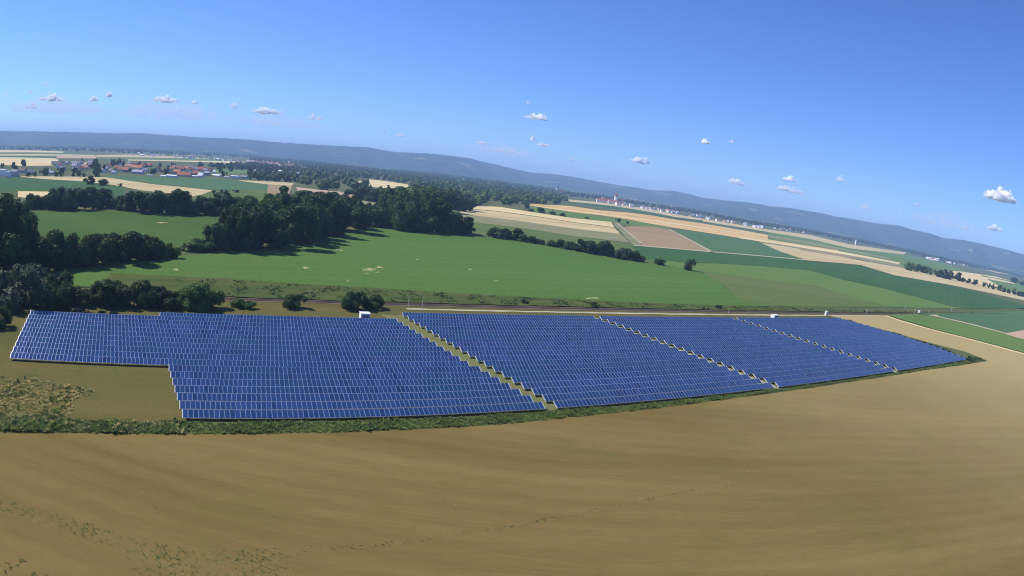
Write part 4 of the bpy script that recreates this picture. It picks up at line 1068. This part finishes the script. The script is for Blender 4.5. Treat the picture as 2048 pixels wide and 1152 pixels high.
V0 = 0.12
NEARV = [  # px, base py, width m, depth m, eave, pitch, rotation, wall, roof, look
    (6, 352, 16, 12, 8, .25, V0, 'white', 'lilac', 'large white'), (17.5, 355, 4, 5, 8, .2, V0, 'white', 'white', 'narrow white'), (29, 353, 13, 10, 7, .5, V0, 'grey', 'grey', 'grey'), (44, 346, 16, 10, 4, .7, V0, 'grey', 'brown', 'wide brown roofed'),
    (61, 349, 11, 9, 4, .8, V0 + .6, 'grey', 'grey', 'small grey'), (98.5, 347, 7, 6, 4.5, .5, V0, 'white', 'lilac', 'tiny bright white'), (104, 349, 8, 6, 3, .6, V0, 'grey', 'lilac', 'low lilac roofed'),
    (118, 332, 16, 9, 4, .5, V0 - .2, 'cream', 'brown', 'cream'), (134, 329, 11, 9, 4, .8, V0, 'grey', 'grey', 'grey'), (147, 329, 11, 9, 4, .7, V0 + .3, 'cream', 'lilac', 'pale'), (156, 330, 9, 8, 4, .7, V0, 'white', 'grey', 'small white'),
    (126, 341, 10, 8, 4, .7, V0, 'grey', 'lilac', 'lilac roofed'), (150, 342, 10, 8, 4, .7, V0 + .4, 'grey', 'lilac', 'grey'), (171, 339, 12, 9, 4, .8, V0, 'yellow', 'orange', 'orange roofed'), (177, 334, 10, 8, 4, .8, V0 + .5, 'brown', 'brown', 'brown'),
    (205, 345, 9, 8, 4, .8, V0, 'white', 'lilac', 'pale'), (212, 341, 9, 8, 4, .8, V0 + .3, 'grey', 'lilac', 'lilac roofed'), (222, 345, 8, 7, 3.5, .8, V0, 'cream', 'grey', 'grey roofed'), (228, 349, 7, 6, 4, .6, V0, 'white', 'lilac', 'small white'),
    (233, 340, 10, 9, 5, .7, V0 + .4, 'yellow', 'orange', 'orange'), (243, 343, 13, 10, 4, .9, V0, 'cream', 'red', 'red roofed'), (254, 344, 12, 10, 4, .9, V0 - .3, 'brown', 'red', 'dull red roofed'), (259, 331, 9, 9, 6, .6, V0, 'white', 'grey', 'bright white upright'),
    (273, 339, 27, 11, 4, .8, V0, 'cream', 'orange', 'long orange roofed'), (276, 348, 20, 10, 3.5, .7, V0, 'grey', 'lilac', 'long lilac roofed'), (290, 344, 9, 8, 4, .8, V0 + .5, 'white', 'lilac', 'pale grey'), (298, 334, 12, 9, 4, .8, V0, 'brown', 'red', 'brown red'),
    (316, 343, 8, 9, 6, .9, V0 + 1.3, 'pink', 'red', 'pink gabled'), (341.5, 347, 6, 9, 9, .3, V0, 'yellow', 'orange', 'tall orange walled'), (350, 339, 13, 10, 4, .8, V0, 'cream', 'orange', 'orange roofed'), (362, 341, 15, 10, 4, .8, V0 + .2, 'brown', 'red', 'dark red roofed'),
    (373, 339, 12, 10, 4, .8, V0, 'cream', 'brown', 'brown roofed'), (384, 341, 11, 9, 4, .9, V0 + .5, 'white', 'red', 'red roofed'), (353, 347, 16, 10, 3.5, .8, V0, 'pink', 'orange', 'pinkish'), (402, 342, 14, 10, 4, .9, V0, 'pink', 'red', 'bright red roofed'),
    (368, 353.5, 24, 11, 3.2, .8, V0, 'pink', 'red', 'long red roofed'), (381, 349, 8, 10, 5, .9, V0 + 1.4, 'white', 'red', 'white gabled'), (393, 351, 15, 10, 4, .9, V0, 'pink', 'red', 'wide red roofed'), (411, 343, 7, 7, 3.5, .8, V0, 'white', 'lilac', 'small pale'),
    (343.5, 355, 18, 8, 3, .25, V0, 'white', 'white', 'long low white'), (401, 354.5, 8, 9, 3, 1.0, V0, 'white', 'white', 'white arched'), (390, 354.5, 9, 5, 2, .3, V0, 'white', 'white', 'low white lean-to'), (414, 351, 9, 8, 5, .6, V0, 'grey', 'lilac', 'grey blue'),
    (429, 347, 5, 5, 4, .9, V0, 'white', 'white', 'tiny white'), (433, 353, 16, 6, 2, .5, V0 - .25, 'white', 'white', 'pale greenhouse-like'), (445, 350, 6, 6, 5, .8, V0 + .5, 'white', 'white', 'small bright'), (470, 357.5, 14, 9, 4.6, .12, V0, 'white', 'white', 'boxy bright white'),
    (453, 356, 9, 6, 2, .3, V0, 'white', 'lilac', 'low white'), (488, 357, 12, 8, 3, .6, V0, 'grey', 'grey', 'dull grey'), (491, 337, 5, 5, 6, .5, V0, 'white', 'white', 'distant white'), (300, 352.5, 10, 5, 1.6, .3, V0, 'white', 'lilac', 'low pale'), (327, 353.5, 9, 5, 1.6, .3, V0, 'white', 'white', 'low white')]
NEARV.sort(key=lambda t: t[0])
for i, (px, py, w, d, ev, pt, rt, wk, rk, look) in enumerate(NEARV):
    nm = 'house' if ev > 2.5 and look not in ('long low white',) else 'shed'
    house(px, py, w, d, ev, pt, rt, wk, rk, '%s %s in the left village, %s from the left' % (look, nm, ordinal(i + 1)), 'houses of the left village', True, nm, nm)

for i, (px, py) in enumerate([(4, 334, ), (14, 335), (27, 334), (46, 331), (70, 352), (80, 352), (56, 352), (112, 352), (122, 352), (134, 352), (146, 352), (158, 352), (168, 353), (165, 343), (190, 336), (196, 344), (192, 352), (200, 353), (226, 331), (236, 329), (245, 331), (285, 351), (290, 334), (302, 346), (308, 346), (325, 346), (331, 347), (337, 339), (320, 333), (420, 351), (440, 344), (446, 352), (500, 358), (508, 360), (517, 360), (497, 350), (462, 342), (268, 330), (278, 331), (345, 332), (400, 333), (112, 326), (164, 324), (185, 336), (240, 324)]):
    if i % 4 == 1: continue
    h = random.uniform(8, 14) if i not in (14, 15, 16) else 20
    tree(px, py + 1, h, h * random.uniform(.8, 1.2), 'low', DK if i % 4 else G, 'dark tree among roofs in the %s of the left village, %s' % (third(px, 0, 520), 'near its front edge' if py > 342 else 'towards its back'), 'tree', 'trees among the village houses')
for px, py, h, w in ((90, 351, 16, 15), (124, 346, 13, 15), (149, 346, 12, 13), (30, 346, 15, 12)):
    tree(px, py, h, w, 'low', SV, 'silvery pale tree along the front of the left village', 'tree', 'silvery trees in the village')

for i in range(30):
    if i < 16:
        x = random.uniform(108, 262); y = random.uniform(326, 343)
    else:
        x = random.uniform(262, 425); y = np.interp(x, [262, 425], [333, 340]) + random.uniform(-4, 6)
    house(x, float(y), random.uniform(9, 15), random.uniform(8, 10), random.uniform(3.5, 5), .8, random.uniform(-.4, 1.9), random.choice(['white', 'cream', 'grey', 'yellow', 'pink']), random.choice(['red', 'orange', 'brown', 'lilac', 'red'] if x > 225 else ['lilac', 'grey', 'brown', 'orange']),
          'small tiled roof packed between the trees in the back of the left village' if x < 262 else 'small roof packed among the red roofs of the left village', 'back houses of the left village' if x < 262 else 'red roofed back houses of the left village', False)

far = []
for i in range(46):
    x = random.uniform(262, 520); y = np.interp(x, [256, 400, 520], [308, 316, 325]) + random.uniform(-1.5, 2.5)
    far.append((x, float(y)))
for px, py in far:
    wk_ = random.choice(['white', 'white', 'cream']); rk_ = random.choice(['red', 'lilac', 'white', 'brown'])
    house(px, py, random.uniform(10, 26), random.uniform(9, 14), random.uniform(4, 7), .5, random.uniform(0, 3), wk_, rk_,
          'tiny %s house under a %s roof, %s of the distant village beyond the fields' % (wk_, 'pale' if rk_ == 'lilac' else rk_, third(px, 262, 520)), 'houses of the distant village at left', False)
for i in range(34):
    x = random.uniform(520, 610); y = np.interp(x, [512, 610], [325, 333]) + random.uniform(-2, 4)
    house(x, float(y), random.uniform(10, 18), 10, random.uniform(4, 6), .7, random.uniform(0, 3), random.choice(['white', 'cream', 'pink']), random.choice(['red', 'brown', 'orange']),
          'tiny house %s the distant white church tower, in the %s row' % ('left of' if x < 577 else 'right of', 'nearer' if y > np.interp(x, [512, 610], [326, 334]) else 'farther'), 'houses around the white church tower', False)


def church(px, py, th, label, rk='red'):
    g = gp(px, py); root = bpy.data.objects.new('church', None); COL.objects.link(root)
    root.location = (g.x, g.y, 0); root.rotation_euler = (0, 0, .3); tag(root, label, 'church')
    w = th * .12
    mb = MB(); mb.box(-w, w, -w, w, 0, th * .62); mb.build('tower', HM['w', 'white'], root)
    mb = MB(); z = th * .62
    mb.add([(-w * 1.1, -w * 1.1, z), (w * 1.1, -w * 1.1, z), (w * 1.1, w * 1.1, z), (-w * 1.1, w * 1.1, z), (0, 0, th)], [(3, 2, 1, 0), (0, 1, 4), (1, 2, 4), (2, 3, 4), (3, 0, 4)])
    mb.build('spire', HM['r', rk], root)
    mb = MB(); L = th * .6; mb.box(w + .01, w + L, -w * 1.3, w * 1.3, 0, th * .25); mb.build('nave', HM['w', 'cream'], root)
    mb = MB(); z = th * .25
    mb.add([(w + .01, -w * 1.5, z), (w + L, -w * 1.5, z), (w + L, w * 1.5, z), (w + .01, w * 1.5, z), (w + .01, 0, z + w * 1.8), (w + L, 0, z + w * 1.8)], [(0, 1, 5, 4), (2, 3, 4, 5), (0, 4, 3), (1, 2, 5), (3, 2, 1, 0)])
    mb.build('roof', HM['r', 'red'], root)


church(577, 331, 34, 'white church with pointed tower in the distant village above the woods')
church(1231, 407, 46, 'church with slim pointed tower in the red roofed hamlet')
church(1711, 489.5, 24, 'small white church tower at the foot of the right hills', 'white')
church(1113, 386, 36, 'white church tower standing out of the dark wood', 'grey')
SC = [(518, 346, 22, 'white', 'lilac'), (556, 346, 18, 'white', 'white'), (588, 350, 26, 'white', 'lilac'), (612, 351, 7, 'white', 'white'), (739, 341, 12, 'white', 'white'), (812, 349, 14, 'white', 'red'), (823, 349, 14, 'white', 'red'), (831, 350, 9, 'white', 'lilac'),
      (808, 359, 16, 'white', 'lilac'), (836, 362, 18, 'white', 'lilac'), (872, 349, 34, 'white', 'white'), (1100, 381, 20, 'white', 'grey'), (1145, 386, 24, 'white', 'white'), (1157, 386, 12, 'white', 'white'), (1135, 384, 16, 'cream', 'brown')]
for i, (px, py, w, wk, rk) in enumerate(sorted(SC)):
    house(px, py, w, 11, 5, .5, random.uniform(-.2, .2), wk, rk, 'white building showing through the middle distance woods, %s from the left' % ordinal(i + 1), 'white buildings in the woods', False, 'house', 'house')
for i in range(26):
    x = random.uniform(905, 990); y = np.interp(x, [900, 990], [357, 368]) + random.uniform(-2, 3)
    house(x, float(y), random.uniform(10, 22), 10, 5, .5, random.uniform(0, 3), 'white', random.choice(['white', 'lilac', 'red']), 'tiny white house in the %s of the scatter below the middle of the ridge' % third(x, 905, 990), 'white houses below the ridge', False)
for i, (px, py, w, d, ev) in enumerate([(1203, 405, 40, 16, 8), (1215, 406, 34, 16, 9), (1225, 408, 36, 16, 9), (1236, 411, 20, 14, 8), (1209, 400, 30, 14, 7), (1220, 401, 34, 14, 7)]):
    house(px, py, w, d, ev, .8, .1 + .3 * (i % 2), ['cream', 'white'][i % 2], 'red', 'red roofed farm building of the hamlet above the tan strips, %s from the left' % ordinal([1, 3, 5, 6, 2, 4][i]), 'red roofed hamlet', False)
house(1262, 414.5, 14, 12, 11, .4, .2, 'white', 'grey', 'bright upright white house just right of the red roofed hamlet', None, True)
for i in range(60):
    x = random.uniform(1240, 1640); y = np.interp(x, [1240, 1300, 1400, 1500, 1640], [409, 419, 435.5, 453, 470]) + random.uniform(-2.5, 1.2)
    wk_ = random.choice(['white', 'white', 'cream']); rk_ = random.choice(['red', 'brown', 'grey', 'lilac', 'orange'])
    house(x, float(y), random.uniform(9, 20), 10, random.uniform(4, 7), .7, random.uniform(0, 3), wk_, rk_,
          'tiny %s house with %s roof, %s of the long right hand village' % (wk_, 'pale' if rk_ == 'lilac' else rk_, third(x, 1240, 1640)), 'houses of the long right hand village', False)
for i in range(16):
    x = random.uniform(1855, 1932); y = np.interp(x, [1850, 1932], [517, 531.5]) + random.uniform(-1, 1)
    house(x, float(y), random.uniform(14, 32), 14, random.uniform(5, 8), .35, random.uniform(-.3, .3) - .8, 'white', random.choice(['white', 'lilac', 'red']), 'bright white building of the distant works at the right foot of the hills', 'white works buildings', False)

# ------------------------------------------------------------------ haze
hz = plain('unused', (1, 1, 1)); bpy.data.materials.remove(hz)
hm_ = bpy.data.materials.new('haze'); hm_.use_nodes = True
nt = hm_.node_tree
for n in list(nt.nodes):
    if n.type != 'OUTPUT_MATERIAL': nt.nodes.remove(n)
pv = nt.nodes.new('ShaderNodeVolumePrincipled')
pv.inputs['Color'].default_value = (0.42, 0.63, 1.0, 1)
pv.inputs['Density'].default_value = 1.12e-4
nt.links.new(pv.outputs[0], nt.nodes['Material Output'].inputs['Volume'])
mb = MB(); top = float(Z.max()) + 12
mb.box(-BOX - 50, BOX + 50, -BOX - 50, BOX + 50, -1.6, top)
tag(mb.build('haze', hm_), None, None, None, 'stuff')

# ------------------------------------------------------------------ clouds
CL = [(105, 193, 55, 16, 1), (62, 210, 30, 14, .8), (90, 165, 14, 7, .6), (62, 182, 14, 6, .5), (185, 195, 26, 12, .8), (217, 187, 22, 12, 1), (330, 197, 66, 14, 1), (390, 203, 20, 9, .8), (470, 208, 18, 18, .5), (532, 220, 78, 14, 1),
      (628, 233, 42, 12, .6), (556, 247, 22, 8, .4), (770, 262, 11, 8, .5), (803, 269, 28, 10, .6), (968, 285, 42, 8, .6), (1012, 298, 56, 13, .6), (1055, 203, 10, 6, .6), (1076, 232, 46, 14, 1), (1062, 275, 16, 14, .8), (1090, 288, 38, 9, .7),
      (1142, 318, 13, 8, .7), (1195, 322, 11, 8, .6), (1286, 319, 44, 16, 1), (1405, 279, 28, 15, 1), (1463, 281, 12, 8, .5), (1475, 362, 42, 14, .8), (1580, 356, 36, 12, .9), (1580, 376, 58, 15, .9), (1688, 357, 34, 12, .6), (1732, 412, 30, 12, .4),
      (1832, 407, 14, 9, .7), (2003, 388, 70, 27, 1.2), (1990, 453, 32, 15, .9), (1922, 450, 32, 14, .4), (1797, 423, 9, 5, .6), (12, 190, 12, 6, .5),
      (110, 204, 250, 44, .21), (345, 216, 270, 44, .2), (560, 236, 210, 36, .19), (1000, 294, 150, 26, .22), (1900, 438, 190, 36, .2)]
CL.sort()
g = np.random.default_rng(5)
ico = []
for t_ in range(4):
    for f_ in range(6):
        th = math.pi * t_ / 3; ph = 2 * math.pi * f_ / 6 + t_ * .5
        ico.append((math.sin(th) * math.cos(ph), math.sin(th) * math.sin(ph), math.cos(th)))
ico = np.array(ico); icf = np.array([(t_ * 6 + f_, (t_ + 1) * 6 + f_, (t_ + 1) * 6 + (f_ + 1) % 6, t_ * 6 + (f_ + 1) % 6) for t_ in range(3) for f_ in range(6)])
for i, (px, py, w, h, dn) in enumerate(CL):
    d = rays(px, py)[0]
    hd_ = math.hypot(d[0], d[1])
    el_ = max(d[2] / hd_, 0.012)
    D = min(1250.0 / el_, 55000.0)
    c = np.array([0, 0, CZ]) + d / hd_ * D
    W_ = w * 1.1 * D / F; H_ = h * D / F
    tang = np.array([d[1], -d[0], 0]) / hd_; rad = np.array([d[0], d[1], 0]) / hd_
    n = int(16 + w * 2.0)
    nl = max(3, int(w / 8))
    lx = g.uniform(-.42, .42, nl); lh = (1.05 - (np.abs(lx) / .5) ** 2) * g.uniform(.55, 1, nl); lw = g.uniform(.05, .14, nl)
    li = g.integers(0, nl, n)
    x = np.clip(lx[li] + g.normal(0, 1, n) * lw[li], -.52, .52); z = np.minimum(np.abs(g.normal(0, .42, n)), .8) * lh[li]; y = g.normal(0, .16, n)
    edge = np.clip(1.05 - np.abs(x / .5) ** 1.5 - z * .5, 0.12, 1)
    rdx = (0.07 + 0.20 * edge) * g.uniform(.6, 1.15, n) * H_
    P = tang[None] * (x * W_)[:, None] + rad[None] * (y * W_)[:, None] + np.array([0, 0, 1.0])[None] * ((z - .42) * H_)[:, None]
    V = (P[:, None, :] + ico[None] * rdx[:, None, None] * np.array([1.3, 1.3, .8])).reshape(-1, 3)
    Fc = (icf[None] + (np.arange(n) * len(ico))[:, None, None]).reshape(-1, 4)
    cm = bpy.data.materials.new('cloud_vapour'); cm.use_nodes = True; cn = cm.node_tree
    for q in list(cn.nodes):
        if q.type != 'OUTPUT_MATERIAL': cn.nodes.remove(q)
    pv = cn.nodes.new('ShaderNodeVolumeScatter'); pv.inputs['Color'].default_value = (1, 1, 1, 1)
    pv.inputs['Density'].default_value = 8.0 * dn ** 2.2 / H_; pv.inputs['Anisotropy'].default_value = 0.0
    tcn = cn.nodes.new('ShaderNodeTexCoord')
    dm = cn.nodes.new('ShaderNodeMath'); dm.operation = 'MULTIPLY'; dm.inputs[1].default_value = pv.inputs['Density'].default_value * 1.5
    cn.links.new(ramp(cn, noise(cn, tcn.outputs['Object'], 2.6 / H_, 3), 0.36, 0.60), dm.inputs[0]); cn.links.new(dm.outputs[0], pv.inputs['Density'])
    cn.links.new(pv.outputs[0], cn.nodes['Material Output'].inputs['Volume'])
    tmp = bpy.data.objects.new('tmp', mesh_np('tmp', V, Fc, [cm]))
    COL.objects.link(tmp)
    md = tmp.modifiers.new('r', 'REMESH'); md.mode = 'VOXEL'; md.voxel_size = max(H_ / 18, W_ / 130); md.use_smooth_shade = True
    bpy.context.view_layer.update()
    me = bpy.data.meshes.new_from_object(tmp.evaluated_get(bpy.context.evaluated_depsgraph_get()))
    bpy.data.objects.remove(tmp)
    me.name = 'cloud'
    if not me.materials: me.materials.append(cm)
    o = link('cloud', me, None, tuple(c))
    look = 'largest bright white' if w > 68 and h > 20 else ('long white' if w > 50 else ('small white' if w > 20 else 'tiny white'))
    if dn < .65: look = look.replace('white', 'faint')
    if dn < .31: look = 'broad hazy'
    tag(o, '%s cloud over the plain, %s counting from the left' % (look, ordinal(i + 1)), 'cloud', 'fair weather clouds')
